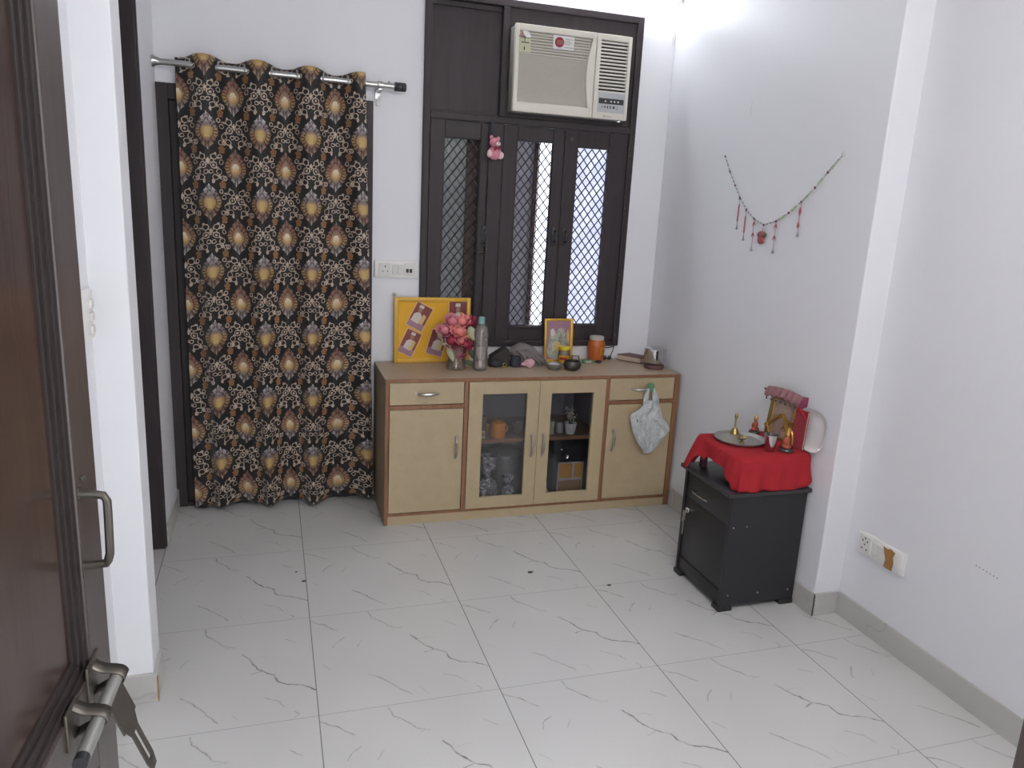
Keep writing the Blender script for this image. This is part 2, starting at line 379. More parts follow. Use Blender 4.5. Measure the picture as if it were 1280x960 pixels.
# ------------------------------------------------------------------ mesh builder
class MB:
    def __init__(s, mat=None):
        s.bm = bmesh.new(); s.mats = []; s.mi = 0; s.X = Matrix.Identity(4)
        if mat: s.use(mat)
    def use(s, m):
        if m not in s.mats: s.mats.append(m)
        s.mi = s.mats.index(m); return s
    def _add(s, t, M=None):
        M = s.X @ (M or Matrix.Identity(4))
        bmesh.ops.transform(t, matrix=M, verts=t.verts)
        for f in t.faces: f.material_index = s.mi
        me = bpy.data.meshes.new('tmp'); t.to_mesh(me); t.free()
        s.bm.from_mesh(me); bpy.data.meshes.remove(me); return s
    def box(s, x0, x1, y0, y1, z0, z1, bev=0.0, M=None, seg=2):
        t = bmesh.new(); bmesh.ops.create_cube(t, size=1)
        bmesh.ops.transform(t, matrix=Matrix.Translation(((x0+x1)/2, (y0+y1)/2, (z0+z1)/2)) @ Matrix.Diagonal((abs(x1-x0), abs(y1-y0), abs(z1-z0), 1)), verts=t.verts)
        if bev:
            bev = min(bev, .45 * min(abs(x1-x0), abs(y1-y0), abs(z1-z0)))
            bmesh.ops.bevel(t, geom=t.edges[:], offset=bev, segments=seg, affect='EDGES', profile=.5)
        return s._add(t, M)
    def lathe(s, prof, at=(0, 0, 0), seg=28, M=None, axis='z'):
        t = bmesh.new(); rings = []
        for r, z in prof:
            if r < 1e-6: rings.append([t.verts.new((0, 0, z))])
            else: rings.append([t.verts.new((r*math.cos(2*PI*k/seg), r*math.sin(2*PI*k/seg), z)) for k in range(seg)])
        for A, B in zip(rings, rings[1:]):
            for k in range(seg):
                k2 = (k+1) % seg
                if len(A) == 1 and len(B) == 1: continue
                if len(A) == 1: t.faces.new((A[0], B[k], B[k2]))
                elif len(B) == 1: t.faces.new((A[k2], A[k], B[0]))
                else: t.faces.new((A[k], A[k2], B[k2], B[k]))
        bmesh.ops.recalc_face_normals(t, faces=t.faces)
        R = {'z': Matrix.Identity(4), 'x': Matrix.Rotation(PI/2, 4, 'Y'), 'y': Matrix.Rotation(-PI/2, 4, 'X')}[axis]
        return s._add(t, (M or Matrix.Identity(4)) @ Matrix.Translation(at) @ R)
    def ball(s, c, r, sub=2, noise_amp=0, nscale=8, rot=None, seed=0):
        t = bmesh.new(); bmesh.ops.create_icosphere(t, subdivisions=sub, radius=1)
        if isinstance(r, (int, float)): r = (r, r, r)
        for v in t.verts:
            k = 1 + (noise_amp * noise.noise(v.co * nscale + Vector((seed, seed * 2, 0))) if noise_amp else 0)
            v.co = Vector((v.co.x*r[0], v.co.y*r[1], v.co.z*r[2])) * k
        return s._add(t, Matrix.Translation(c) @ (rot or Matrix.Identity(4)))
    def tube(s, pts, r, seg=10, cap=True, closed=False, flat=1.0):
        """tube along points; r a number or list"""
        pts = [Vector(p) for p in pts]; n = len(pts)
        rs = r if isinstance(r, (list, tuple)) else [r] * n
        t = bmesh.new(); rings = []; up = None
        for i, p in enumerate(pts):
            if closed: d = pts[(i+1) % n] - pts[i-1]
            else: d = pts[min(i+1, n-1)] - pts[max(i-1, 0)]
            d.normalize()
            if up is None:
                up = Vector((0, 0, 1)) if abs(d.z) < .9 else Vector((1, 0, 0))
            x = d.cross(up).normalized(); up = x.cross(d).normalized()
            rings.append([t.verts.new(p + (x*math.cos(2*PI*k/seg) + up*flat*math.sin(2*PI*k/seg)) * rs[i]) for k in range(seg)])
        m = n if closed else n - 1
        for i in range(m):
            A, B = rings[i], rings[(i+1) % n]
            for k in range(seg): t.faces.new((A[k], A[(k+1) % seg], B[(k+1) % seg], B[k]))
        if cap and not closed: t.faces.new(rings[0]); t.faces.new(rings[-1])
        bmesh.ops.recalc_face_normals(t, faces=t.faces)
        return s._add(t)
    def prism(s, poly, d0, d1, plane='xz', M=None, bev=0):
        """polygon in a plane, extruded along the missing axis from d0 to d1"""
        t = bmesh.new()
        def P(a, b, d): return {'xz': (a, d, b), 'yz': (d, a, b), 'xy': (a, b, d)}[plane]
        A = [t.verts.new(P(a, b, d0)) for a, b in poly]; B = [t.verts.new(P(a, b, d1)) for a, b in poly]
        t.faces.new(A); t.faces.new(B[::-1]); n = len(poly)
        for i in range(n): t.faces.new((A[i], B[i], B[(i+1) % n], A[(i+1) % n]))
        bmesh.ops.recalc_face_normals(t, faces=t.faces)
        if bev: bmesh.ops.bevel(t, geom=t.edges[:], offset=bev, segments=2, affect='EDGES')
        return s._add(t, M)
    def grid(s, fn, nu, nv, uv=None, M=None, closeu=False):
        t = bmesh.new(); V = [[t.verts.new(fn(i/nu, j/nv)) for j in range(nv+1)] for i in range(nu if closeu else nu+1)]
        L = t.loops.layers.uv.new('UVMap') if uv else None
        for i in range(nu):
            i2 = (i+1) % nu if closeu else i+1
            for j in range(nv):
                f = t.faces.new((V[i][j], V[i2][j], V[i2][j+1], V[i][j+1]))
                if uv:
                    for lp, (a, b) in zip(f.loops, ((i, j), (i+1, j), (i+1, j+1), (i, j+1))): lp[L].uv = uv(a/nu, b/nv)
        return s._add(t, M)
    def build(s, name, parent=None, base=None, smooth=35, solid=0, sub=0):
        if base is None: base = Vector(parent['base']) if parent is not None and 'base' in parent else Vector((0, 0, 0))
        base = Vector(base)
        bmesh.ops.translate(s.bm, vec=-base, verts=s.bm.verts)
        me = bpy.data.meshes.new(name); s.bm.to_mesh(me); s.bm.free()
        for m in s.mats: me.materials.append(m)
        if smooth:
            me.shade_smooth(); me.set_sharp_from_angle(angle=math.radians(smooth))
        o = bpy.data.objects.new(name, me); COL.objects.link(o)
        if parent is not None: o.parent = parent
        else: o.location = base
        if solid: mo = o.modifiers.new('solid', 'SOLIDIFY'); mo.thickness = solid; mo.offset = 0
        if sub: mo = o.modifiers.new('sub', 'SUBSURF'); mo.levels = sub; mo.render_levels = sub
        o['base'] = tuple(base)
        return o

def thing(name, label, cat, base, group=None):
    o = bpy.data.objects.new(name, None); COL.objects.link(o); o.location = base; o['base'] = tuple(base)
    o.empty_display_size = .05
    o['label'] = label; o['category'] = cat
    if group: o['group'] = group
    return o
def tag(o, label, cat, group=None):
    o['label'] = label; o['category'] = cat
    if group: o['group'] = group
    return o
def struct(o, label=None):
    o['kind'] = 'structure'
    if label: o['label'] = label
    return o
def lab(o, s): o['label'] = s; return o
def RZ(deg, at): return Matrix.Translation(at) @ Matrix.Rotation(math.radians(deg), 4, 'Z') @ Matrix.Translation(-Vector(at))
def fr(at, ang_deg=0, tilt_deg=0):
    """local frame placed at a point: x to the right, z up, front towards -y; turned about z, leaning back"""
    return Matrix.Translation(at) @ Matrix.Rotation(math.radians(ang_deg), 4, 'Z') @ Matrix.Rotation(math.radians(tilt_deg), 4, 'X')

# ------------------------------------------------------------------ room
XR, XR2, YB, YF, ZC = 2.615, 2.74, .645, -2.95, 2.95
WX0, WX1, WZ0, WZ1 = 1.235, 2.415, .835, 2.612
DX0, DX1, DZ1 = -.02, .985, 2.07
CUR = 'setting'
m = MB(FLOOR).box(-1.3, XR2 + .15, -4.6, .9, -.08, 0); struct(m.build('floor', smooth=0))
m = MB(CEIL).box(-1.3, XR2 + .15, YF - .12, .9, ZC, ZC + .1); struct(m.build('ceiling', smooth=0))
m = MB(WALL)
m.box(-1.3, DX0, YB, YB+.12, 0, ZC); m.box(DX0, DX1, YB, YB+.12, DZ1, ZC); m.box(DX1, WX0, YB, YB+.12, 0, ZC)
m.box(WX0, WX1, YB, YB+.12, 0, WZ0); m.box(WX0, WX1, YB, YB+.12, WZ1, ZC); m.box(WX1, XR2+.15, YB, YB+.12, 0, ZC)
struct(m.build('wall_back', smooth=0))
m = MB(SHINYWALL)
m.box(XR, XR2+.15, -1.02, YB, 0, ZC, .004); m.box(XR2, XR2+.15, YF, -1.02, 0, ZC)
struct(m.build('wall_right', smooth=0))
m = MB(WALL)
m.box(-.12, 0, .165, YB, 0, ZC); m.box(-.12, 0, -.86, .165, 2.45, ZC); m.box(-.12, .1, -1.0, -.86, 0, ZC, .004); m.box(-.12, 0, YF, -1.0, 0, ZC)
m.box(-1.3, -1.2, -1.1, .9, 0, ZC); m.box(-1.3, -.12, -1.1, -1.0, 0, ZC)
struct(m.build('wall_left', smooth=0))
m = MB(WALL)
m.box(-.12, .12, YF-.12, YF, 0, ZC); m.box(1.16, XR2+.15, YF-.12, YF, 0, ZC); m.box(.12, 1.16, YF-.12, YF, 2.12, ZC)
struct(m.build('wall_front', smooth=0))
m = MB(DARKDOOR2)
m.box(.12, .155, YF-.13, YF+.01, 0, 2.12, .003); m.box(1.122, 1.16, YF-.13, YF+.01, 0, 2.12, .003); m.box(.155, 1.122, YF-.13, YF+.01, 2.08, 2.12, .003)
struct(m.build('trim_1', smooth=0), 'dark brown frame of the near doorway')
# skirting tiles
H = .1
m = MB(SKIRT)
m.box(XR-.01, XR, -1.03, YB-.001, 0, H, .002); struct(m.build('baseboard_right', smooth=0))
m = MB(SKIRT); m.box(XR-.01, XR2-.011, -1.03, -1.0195, 0, H, .002); struct(m.build('baseboard_step', smooth=0))
m = MB(SKIRT); m.box(XR2-.01, XR2, YF+.012, -1.031, 0, H, .002); struct(m.build('baseboard_right_near', smooth=0))
m = MB(SKIRT); m.box(0, .01, .166, YB-.001, 0, H, .002); struct(m.build('baseboard_left', smooth=0))
m = MB(SKIRT); m.box(DX1+.04, XR-.011, YB-.01, YB, 0, H, .002); struct(m.build('baseboard_back', smooth=0))
m = MB(SKIRT); m.box(.0105, .11, -1.012, -1.0, 0, H, .002); m.box(.1, .111, -.9995, -.862, 0, H, .002)
m.use(TAPE).box(.1095, .1125, -1.012, -.996, .0, .085)
struct(m.build('baseboard_pier', smooth=0))
m = MB(SKIRT); m.box(0, .01, YF+.012, -1.013, 0, H, .002); struct(m.build('baseboard_left_near', smooth=0))
# far jamb of the doorway in the left wall
m = MB(DARKWOOD); m.box(-.12, -.002, .135, .164, 0, 2.45, .003); m.box(-.014, .004, .150, .166, 0, 2.45, .002)
struct(m.build('trim_2', smooth=0), 'dark brown door jamb in the left wall')
# back left door behind the curtain
d = MB(DARKWOOD)
d.box(DX0, DX0+.07, .625, .72, 0, DZ1, .003); d.box(DX1-.07, DX1, .625, .72, 0, DZ1, .003); d.box(DX0+.07, DX1-.07, .625, .72, DZ1-.07, DZ1, .003)
d.box(DX0+.07, DX1-.07, .63, .72, 0, .02, .003)
fr2 = struct(d.build('door_2', smooth=0), 'dark brown door behind the patterned curtain')
d = MB(DARKWOOD); d.box(DX0+.07, DX1-.07, .665, .70, .02, DZ1-.07)
for a, b in ((DX0+.07, .20), (.70, DX1-.07)): d.box(a, b, .655, .666, .02, DZ1-.07, .003)
for a, b in ((.02, .2), (.95, 1.08), (1.88, DZ1-.07)): d.box(.2, .7, .655, .666, a, b, .003)
d.build('door_panel', fr2, smooth=0)
# outdoors: pale building across
m = MB(TOWER); m.box(-1.5, 2.18, 3.2, 3.6, -3, 1.75); m.box(2.75, 6.0, 3.6, 4.0, -3, 5); struct(m.build('wall_outside', smooth=0), 'pale building outside the window')

# ------------------------------------------------------------------ window
w = thing('window_1', 'dark brown wooden window with diamond mesh shutters', 'window', (1.83, YB, WZ0))
for k in ('category',): del w[k]
w.location.y += .02
w['kind'] = 'structure'
F0, F1 = .60, .72
m = MB(DARKWOOD)
m.box(WX0, WX0+.035, F0, F1, WZ0, WZ1, .004); m.box(WX1-.035, WX1, F0, F1, WZ0, WZ1, .004)
m.box(WX0+.035, WX1-.035, F0, F1, WZ1-.035, WZ1, .004); m.box(WX0+.035, WX1-.035, F0, F1, WZ0, WZ0+.03, .004)
m.box(WX0+.035, WX1-.035, F0, F1, 2.015, 2.05, .004)
m.box(1.583, 1.66, F0, F1, WZ0+.03, 2.015, .004)
m.box(1.632, 1.665, F0, F1, 2.05, WZ1-.035, .004)
m.build('window_frame', w, smooth=0)
# upper left fixed panel, upper right board round the AC
m = MB(DARKWOOD); m.box(WX0+.036, 1.631, .635, .66, 2.05, WZ1-.036)
for a, b, c, d_ in ((WX0+.036, 1.632, 2.05, 2.062), (WX0+.036, 1.632, 2.55, WZ1-.036)): m.box(a, b, .622, .636, c, d_, .003)
m.build('upper_panel', w, smooth=0)
m = MB(DARKWOOD)
m.box(1.666, 2.379, .612, .63, 2.51, WZ1-.036, .002); m.box(1.666, 1.70, .612, .63, 2.051, 2.51, .002); m.box(2.325, 2.379, .612, .63, 2.051, 2.51, .002)
m.box(1.70, 2.325, .612, .63, 2.051, 2.075, .002)
m.build('surround_board', w, smooth=0)
def shutter(x0, x1, ox0, ox1, oz0, oz1, hx, hz0, hz1):
    z0, z1 = WZ0+.032, 2.013
    m = MB(DARKWOOD)
    m.box(x0, ox0, .606, .64, z0, z1, .004); m.box(ox1, x1, .606, .64, z0, z1, .004)
    m.box(ox0, ox1, .608, .638, oz1, z1, .004); m.box(ox0, ox1, .608, .638, z0, oz0, .004)
    m.box(ox0-.01, ox1+.01, .6, .612, oz0-.018, oz0-.004, .003)
    leaf = m.build('shutter_leaf', w, smooth=0)
    g = MB(BLACKPL); step = .0455; sl = .058/.0455   # diamonds
    W_, Hh = ox1-ox0, oz1-oz0
    yy = .630
    c = -int(Hh/ sl / step) - 1
    n = int((W_ + Hh/sl)/step) + 2
    for sgn in (1, -1):
        for k in range(-1, n+1):
            # line z = sl*(x - xs) from the bottom
            xs = -Hh/sl + k*step
            pts = []
            x_a = max(0, xs); x_b = min(W_, xs + Hh/sl)
            if x_b - x_a < .004: continue
            za = (x_a-xs)*sl; zb = (x_b-xs)*sl
            if sgn == 1: A = (ox0+x_a, yy, oz0+za); B = (ox0+x_b, yy, oz0+zb)
            else: A = (ox1-x_a, yy+.003, oz0+za); B = (ox1-x_b, yy+.003, oz0+zb)
            g.tube([A, B], .0034, 5, cap=False)
    g.build('wire_mesh', leaf, smooth=60)
    h = MB(BLACKPL)
    h.box(hx-.012, hx+.012, .598, .607, hz0-.02, hz1+.02, .003)
    h.tube([(hx, .604, hz0), (hx, .578, hz0+.01), (hx, .572, (hz0+hz1)/2), (hx, .578, hz1-.01), (hx, .604, hz1)], .007, 8)
    h.build('handle', leaf)
    return leaf
L1 = shutter(1.272, 1.581, 1.350, 1.540, .965, 1.925, 1.575, 1.40, 1.47)
L2 = shutter(1.662, 2.004, 1.742, 1.942, .952, 1.937, 1.974, 1.42, 1.48)
L3 = shutter(2.006, 2.378, 2.086, 2.267, .962, 1.925, 2.038, 1.42, 1.48)
m = MB(OLDSTEEL); m.tube([(1.575, .596, 1.352), (1.552, .592, 1.350), (1.548, .592, 1.345)], .005, 8); m.tube([(1.588, .598, 1.47), (1.588, .594, 1.36)], .005, 8); m.build('bolt', L1)
m = MB(OLDSTEEL)
m.lathe([(0, 0), (.011, .0), (.011, .004), (0, .005)], (2.043, .602, 1.965), 12, axis='y')
for z in (.9, 1.25, 1.62, 1.90, 1.94): m.ball((2.388, .602, z), .006, 1)
m.build('fixing', w)
# outer layer: frosted glass shutters and their brown stiles
def pane(x0, x1, z0, z1, mt, y=.745, nm='frosted_pane'):
    o = MB(mt).box(x0, x1, y, y+.004, z0, z1).build(nm, w, smooth=0); return o
pane(1.34, 1.500, .9, 1.99, FROSTGREY); pane(1.775, 1.886, .9, 1.99, FROSTMAUVE); pane(2.12, 2.335, .9, 1.99, FROSTBLUE)
m = MB(BROWNOUT)
m.box(1.500, 1.566, .725, .765, .88, 2.0, .003); m.box(1.884, 1.902, .725, .775, .88, 2.0, .003)
m.box(1.72, 1.776, .725, .765, .88, 2.0, .003); m.box(2.335, 2.36, .725, .765, .88, 2.0, .003)
m.box(1.580, 1.60, .725, .765, .88, 2.0, .003)
m.box(1.34, 1.5, .73, .76, 1.96, 2.0); m.box(2.12, 2.34, .73, .76, 1.985, 2.0)
# half opened outer leaf seen edge on
Mx = Matrix.Translation((1.897, .76, 0)) @ Matrix.Rotation(math.radians(62), 4, 'Z')
m.box(0, .16, 0, .03, .88, 1.99, .003, Mx)
m.build('outer_shutter', w, smooth=0)

# ------------------------------------------------------------------ near door leaf (door_1)
al = math.radians(3.5); E0 = Vector((.205, -2.05, 0))
# leaf frame: local s along the leaf towards the free edge (<=0), n out of the visible face, z up
LM = Matrix(((math.sin(al), math.cos(al), 0, E0.x), (math.cos(al), -math.sin(al), 0, E0.y), (0, 0, 1, 0), (0, 0, 0, 1)))
def lb(m, s0, s1, n0, n1, z0, z1, bev=.003): m.X = LM; m.box(s0, s1, n0, n1, z0, z1, bev); return m
leaf = thing('door_1', 'dark brown front door leaf standing open on the left', 'door', (E0.x, E0.y, .0)); del leaf['category']; leaf['kind'] = 'structure'
m = MB(DARKDOOR2)
lb(m, -.105, 0, -.038, 0, .01, 2.06); lb(m, -.90, -.79, -.038, 0, .01, 2.06)
for z0, z1 in ((.01, .2), (.68, .855), (1.93, 2.06)): lb(m, -.79, -.105, -.038, 0, z0, z1)
m.build('leaf_frame', leaf, smooth=0)
m = MB(DARKDOOR)
for z0, z1 in ((.2, .68), (.855, 1.93)):
    lb(m, -.79, -.105, -.03, -.016, z0, z1, 0)
m.build('leaf_panel', leaf, smooth=0)
m = MB(MOULD)
for z0, z1 in ((.2, .68), (.855, 1.93)):
    for k, (w_, n_) in enumerate(((.014, -.004), (.030, -.008), (.044, -.012))):
        a0, a1, b0, b1 = -.79, -.105, z0, z1
        lb(m, a1-w_, a1, -.02, n_, b0, b1, .0008); lb(m, a0, a0+w_, -.02, n_, b0, b1, .0008)
        lb(m, a0, a1, -.02, n_, b0, b0+w_, .002); lb(m, a0, a1, -.02, n_, b1-w_, b1, .002)
m.build('moulding', leaf, smooth=0)
def LP(s, n, z): return LM @ Vector((s, n, z))
h = MB(OLDSTEEL)
h.tube([LP(-.094, 0, 1.15), LP(-.094, .02, 1.149), LP(-.094, .034, 1.146), LP(-.096, .039, 1.138), LP(-.1, .040, 1.12), LP(-.104, .040, 1.07), LP(-.106, .040, 1.055), LP(-.104, .036, 1.042), LP(-.101, .034, 1.037), LP(-.1, .015, 1.035), LP(-.1, 0, 1.034)], .0065, 10)
h.X = LM; h.box(-.100, -.088, 0, .002, 1.143, 1.162, .001); h.box(-.105, -.093, 0, .002, 1.015, 1.040, .001)
h.ball((-.082, .004, 1.171), .005, 1)
h.build('door_handle', leaf)
bo = MB(OLDSTEEL); bo.X = LM
bo.box(-.135, -.075, 0, .003, .815, .875, .001); bo.box(-.24, -.19, 0, .003, .81, .87, .001)
bo.use(DULLSTEEL); bo.X = Matrix.Identity(4)
bo.tube([LP(s, .036, .84) for s in (-.095, -.12, -.2, -.29)], .0095, 16)
bo.use(BLACKPL).tube([LP(-.289, .036, .84), LP(-.305, .036, .84)], .0092, 16)
bo.use(OLDSTEEL)
for s0 in (-.102, -.205):
    # saddle clip: strap from the leaf over the rod
    for k in range(12):
        pass
    pts = [(.0, .868), (.008, .860), (.018, .855), (.030, .8535), (.041, .8505), (.047, .846), (.0495, .84), (.047, .834), (.041, .8295), (.030, .8265), (.018, .825), (.008, .820), (.0, .812)]
    bo.X = LM
    def f(i, j, s0=s0, pts=pts):
        t = i * (len(pts)-1); k = min(int(t), len(pts)-2); u = t-k
        n = pts[k][0]*(1-u)+pts[k+1][0]*u; z = pts[k][1]*(1-u)+pts[k+1][1]*u
        return (s0 + .026*(j-.5), n, z)
    bo.grid(f, 30, 1)
    bo.X = Matrix.Identity(4)
bolt = bo.build('sliding_bolt', leaf, solid=.002)
hp = MB(OLDSTEEL); hp.X = LM
# hasp: collar plate and slotted strap swinging out and down from the rod
dn = Vector((.0, .34, -.94)).normalized(); c0 = Vector((-.155, .046, .838))
def hs(a, s, off=0): v = c0 + dn*a; return (v.x+s, v.y+off*.8, v.z+off*.35)
def strap(a0, a1, s0, s1, s2=None, s3=None):
    s2 = s0 if s2 is None else s2; s3 = s1 if s3 is None else s3
    t = bmesh.new()
    q = [hs(a0, s0, -.0015), hs(a0, s1, -.0015), hs(a1, s3, -.0015), hs(a1, s2, -.0015), hs(a0, s0, .0015), hs(a0, s1, .0015), hs(a1, s3, .0015), hs(a1, s2, .0015)]
    V = [t.verts.new(p_) for p_ in q]
    for ff in ((0, 1, 2, 3), (7, 6, 5, 4), (0, 4, 5, 1), (1, 5, 6, 2), (2, 6, 7, 3), (3, 7, 4, 0)): t.faces.new([V[i] for i in ff])
    bmesh.ops.recalc_face_normals(t, faces=t.faces); hp._add(t)
strap(-.004, .05, -.035, .035); strap(.05, .068, -.028, .028, -.017, .017)
strap(.068, .125, -.017, -.006); strap(.068, .125, .006, .017); strap(.125, .142, -.017, .017, -.010, .010)
hp.build('hasp', bolt)

# ------------------------------------------------------------------ curtain rod and curtain
RY, RZ_ = .555, 2.135
def rz(x): return 2.148 - .012*(x/1.1)
rod = thing('curtain_rod', 'silver curtain rod with black finial above the back left door', 'curtain rod', (.5, RY, RZ_))
m = MB(CHROME); m.tube([(0.004, RY, rz(0)), (.3, RY, rz(.3)), (.7, RY, rz(.7)), (1.075, RY, rz(1.075))], .0135, 16); m.build('rod', rod)
m = MB(BLACKPL); m.lathe([(0, 0), (.015, 0), (.021, .004), (.021, .014), (.0185, .016), (.021, .019), (.021, .036), (.0185, .038), (.021, .041), (.021, .054), (.016, .058), (0, .058)], (1.075, RY, rz(1.08)), 20, axis='x'); m.build('finial', rod)
m = MB(CHROME); m.lathe([(0, 0), (.026, 0), (.026, .006), (.017, .02), (.0165, .03), (0.0135, .03)], (.0005, RY, rz(0)), 20, axis='x'); m.build('wall_socket', rod)
m = MB(CHROME); m.box(.995, 1.02, RY-.018, YB, rz(1)-.026, rz(1)-.014, .003); m.box(.993, 1.022, YB-.006, YB, rz(1)-.055, rz(1)+.02, .002)
m.lathe([(.017, -.012), (.0195, -.010), (.0195, .010), (.017, .012)], (1.008, RY, rz(1)), 18, axis='x'); m.ball((1.05, RY, rz(1)+.018), .006, 1)
m.build('bracket', rod)
m = MB(WHITEPL); m.box(.999, 1.018, YB-.012, YB, 2.05, 2.075, .003); tag(m.build('wall_hook', base=(1.008, YB, 2.05)), 'tiny white hook on the wall just below the curtain rod bracket', 'hook')

cu = thing('curtain', 'black damask curtain with gold medallions hanging over the back left door', 'curtain', (.52, RY, .03))
U0, U1 = -.52, 3.08
def cur_pt(i, j):
    u = U0 + (U1-U0)*i; t = j            # t 0 at the bottom, 1 at the top
    x = .217 + .232*u
    k = 1-t
    x += k*(.012*math.sin(u*2.1+.6) + (.045*(max(0, u-2.2)/.88)**1.5) + .004) + (-.004 if u < -.4 else 0)
    ph = math.cos(2*PI*u)
    amp = .036*(1-.25*k) * (1 + .25*math.sin(u*3.3+1)*k)
    y = RY - ph*amp - .012*k*math.sin(2*PI*u*2+1.0+3*t) - .006*k*math.sin(7*u+5*t)
    # sharpen into pleats lower down
    y -= .010*k*math.cos(2*PI*u*3+.7)
    x += .003*math.sin(4*PI*u)
    z = .028 + (2.185-.028)*t
    z += (.010*math.cos(2*PI*u) if t > .97 else 0) - (.012*(u/3)) * t
    z += k*.012*math.sin(u*5+.5)
    return Vector((x, y, z))
m = MB(CURTAIN)
m.grid(cur_pt, 220, 150, uv=lambda i, j: (U0+(U1-U0)*i + 10, (.028+(2.157)*j - .012*(U0+(U1-U0)*i)/3 - 1.867)/.32 + 10))
cloth = m.build('curtain_cloth', cu, smooth=180, solid=.0015)
# eyelet rings where the cloth crosses the rod
m = None
for k in range(8):
    u = -.25 + .5*k
    if u > 3.05: break
    P = cur_pt((u-U0)/(U1-U0), .985)
    e = MB(CHROME); e.tube([(P.x + .003*math.cos(a)*0, P.y + .024*math.cos(a)*.9, rz(P.x) + .024*math.sin(a)) for a in [2*PI*q/24 for q in range(24)]], .0035, 6, closed=True)
    e.build('eyelet', cu)

# ------------------------------------------------------------------ air conditioner
GRLOW = simple('lower_grille_plastic', '#b0aba1', .5, 0, .02)
ac = thing('air_conditioner', 'cream window air conditioner set in the dark board above the shutters', 'air conditioner', (2.0, .62, 2.07))
ax0, ax1, az0, az1, ay = 1.672, 2.312, 2.072, 2.488, .53
m = MB(ACSIDE); m.box(ax0+.004, ax1-.004, ay+.02, .66, az0+.004, az1-.004, .004); m.build('body', ac)
# front fascia with three openings
gx0, gx1, gz0, gz1 = 1.695, 2.09, 2.12, 2.456
m = MB(ACBODY)
m.box(ax0, gx0, ay, ay+.03, az0, az1, .006); m.box(gx1, 2.109, ay, ay+.03, az0, az1, .003)
m.box(gx0-.004, gx1+.004, ay, ay+.03, gz1, az1, .005); m.box(gx0-.004, gx1+.004, ay, ay+.03, az0, gz0, .005)
m.box(2.113, 2.137, ay, ay+.03, az0, az1, .003); m.box(2.29, ax1, ay, ay+.03, az0, az1, .006)
m.box(2.133, 2.294, ay, ay+.03, 2.457, az1, .004); m.box(2.133, 2.294, ay, ay+.03, az0, 2.213, .004)
# curved cheek on the right of the grille
ch = [(2.092, gz0-.002)] + [(2.092 - .040*math.sin(PI*k/12*1.0) + .010*(k/12), gz0 + (gz1-gz0)*k/12) for k in range(13)] + [(2.094, gz1)]
ch = [(2.094, gz0)] + [(2.088 - .022*math.sin(PI*k/14) - .008*(1-k/14), gz0 + (gz1-gz0)*k/14) for k in range(15)] + [(2.094, gz1)]
m.prism(ch, ay-.004, ay+.02)
m.build('fascia', ac)
m = MB(GRLOW); m.box(gx0, gx1, ay+.0105, ay+.02, gz0, 2.352); m.use(ACSIDE).box(gx0, gx1, ay+.012, ay+.02, 2.352, gz1)
m.use(ACBODY)
k = 0; z = gz1-.006
M2 = simple('grille_plastic', '#bab6aa', .5, 0, .02)
m.use(M2)
while z > gz0+.012:
    top = z > 2.35
    st = .0135 if top else .0085
    if top: m.box(gx0, gx1-.012, ay+.004, ay+.018, z-st*.62, z, .0015)
    else: m.use(GRLOW).box(gx0, gx1-.012, ay+.0085, ay+.012, z-st*.8, z, .001)
    z -= st
m.build('grille', ac, smooth=0)
m = MB(DARKGAP2); m.box(2.136, 2.291, ay+.018, ay+.026, 2.213, 2.457)
m.use(ACBODY)
for k in range(14):
    z = 2.222 + k*.0170
    m.box(2.137, 2.290, ay+.003, ay+.012, z, z+.0088, .001)
m.build('air_outlet', ac, smooth=0)
m = MB(ACPANEL); m.box(2.139, 2.292, ay-.0015, ay+.002, 2.105, 2.205, .001)
m.use(DARKGAP).box(2.143, 2.285, ay-.003, ay, 2.148, 2.175, .001)
m.use(WHITEPL2)
for x in (2.180, 2.212, 2.232, 2.252): m.lathe([(0, 0), (.0045, 0), (.0045, .002), (0, .0025)], (x, ay-.005, 2.161), 10, axis='y')
m.use(DARKGAP)
for x, w_, h_ in ((2.163, .002, .008), (2.179, .003, .012), (2.195, .003, .013), (2.211, .003, .013), (2.230, .006, .011)): m.box(x-w_, x+w_, ay-.003, ay, 2.132-h_/2, 2.132+h_/2, .0005)
m.use(ACSIDE).box(2.246, 2.252, ay-.003, ay, 2.12, 2.138, .0005)
m.build('control_panel', ac, smooth=0)
m = MB(ACSIDE); m.box(2.172, 2.188, ay-.001, ay, 2.0835, 2.0895); m.use(M2).box(2.190, 2.222, ay-.001, ay, 2.083, 2.0885)
m.build('name_strip', ac, smooth=0)
m = MB(WHITEMEL); m.box(1.872, 1.985, ay+.001, ay+.004, 2.387, 2.452)
m.use(RED).lathe([(0, 0), (.0245, 0), (.0245, .003), (.022, .0045), (0, .0045)], (1.905, ay-.003, 2.420), 28, M=None, axis='y')
m.use(PRSKIN)
for x in (1.893, 1.901, 1.909, 1.917): m.box(x-.0018, x+.0022, ay-.0045, ay-.0028, 2.410, 2.430)
m.use(ACSIDE)
for k, (z, l) in enumerate(((2.438, .045), (2.430, .03), (2.422, .04), (2.414, .028), (2.399, .05))): m.box(1.934, 1.934+l, ay, ay+.0015, z-.002, z+.001)
m.build('badge_sticker', ac, smooth=0)
m = MB(YLABEL); m.box(1.692, 1.752, ay-.0015, ay+.004, 2.355, 2.418)
arc = [(1.720 + .032*math.cos(a), 2.425 + .030*math.sin(a)) for a in [PI*k/12 for k in range(13)]]
m.use(WHITEPL2).prism(arc, ay-.0015, ay+.004)
m.use(PRSKIN); 
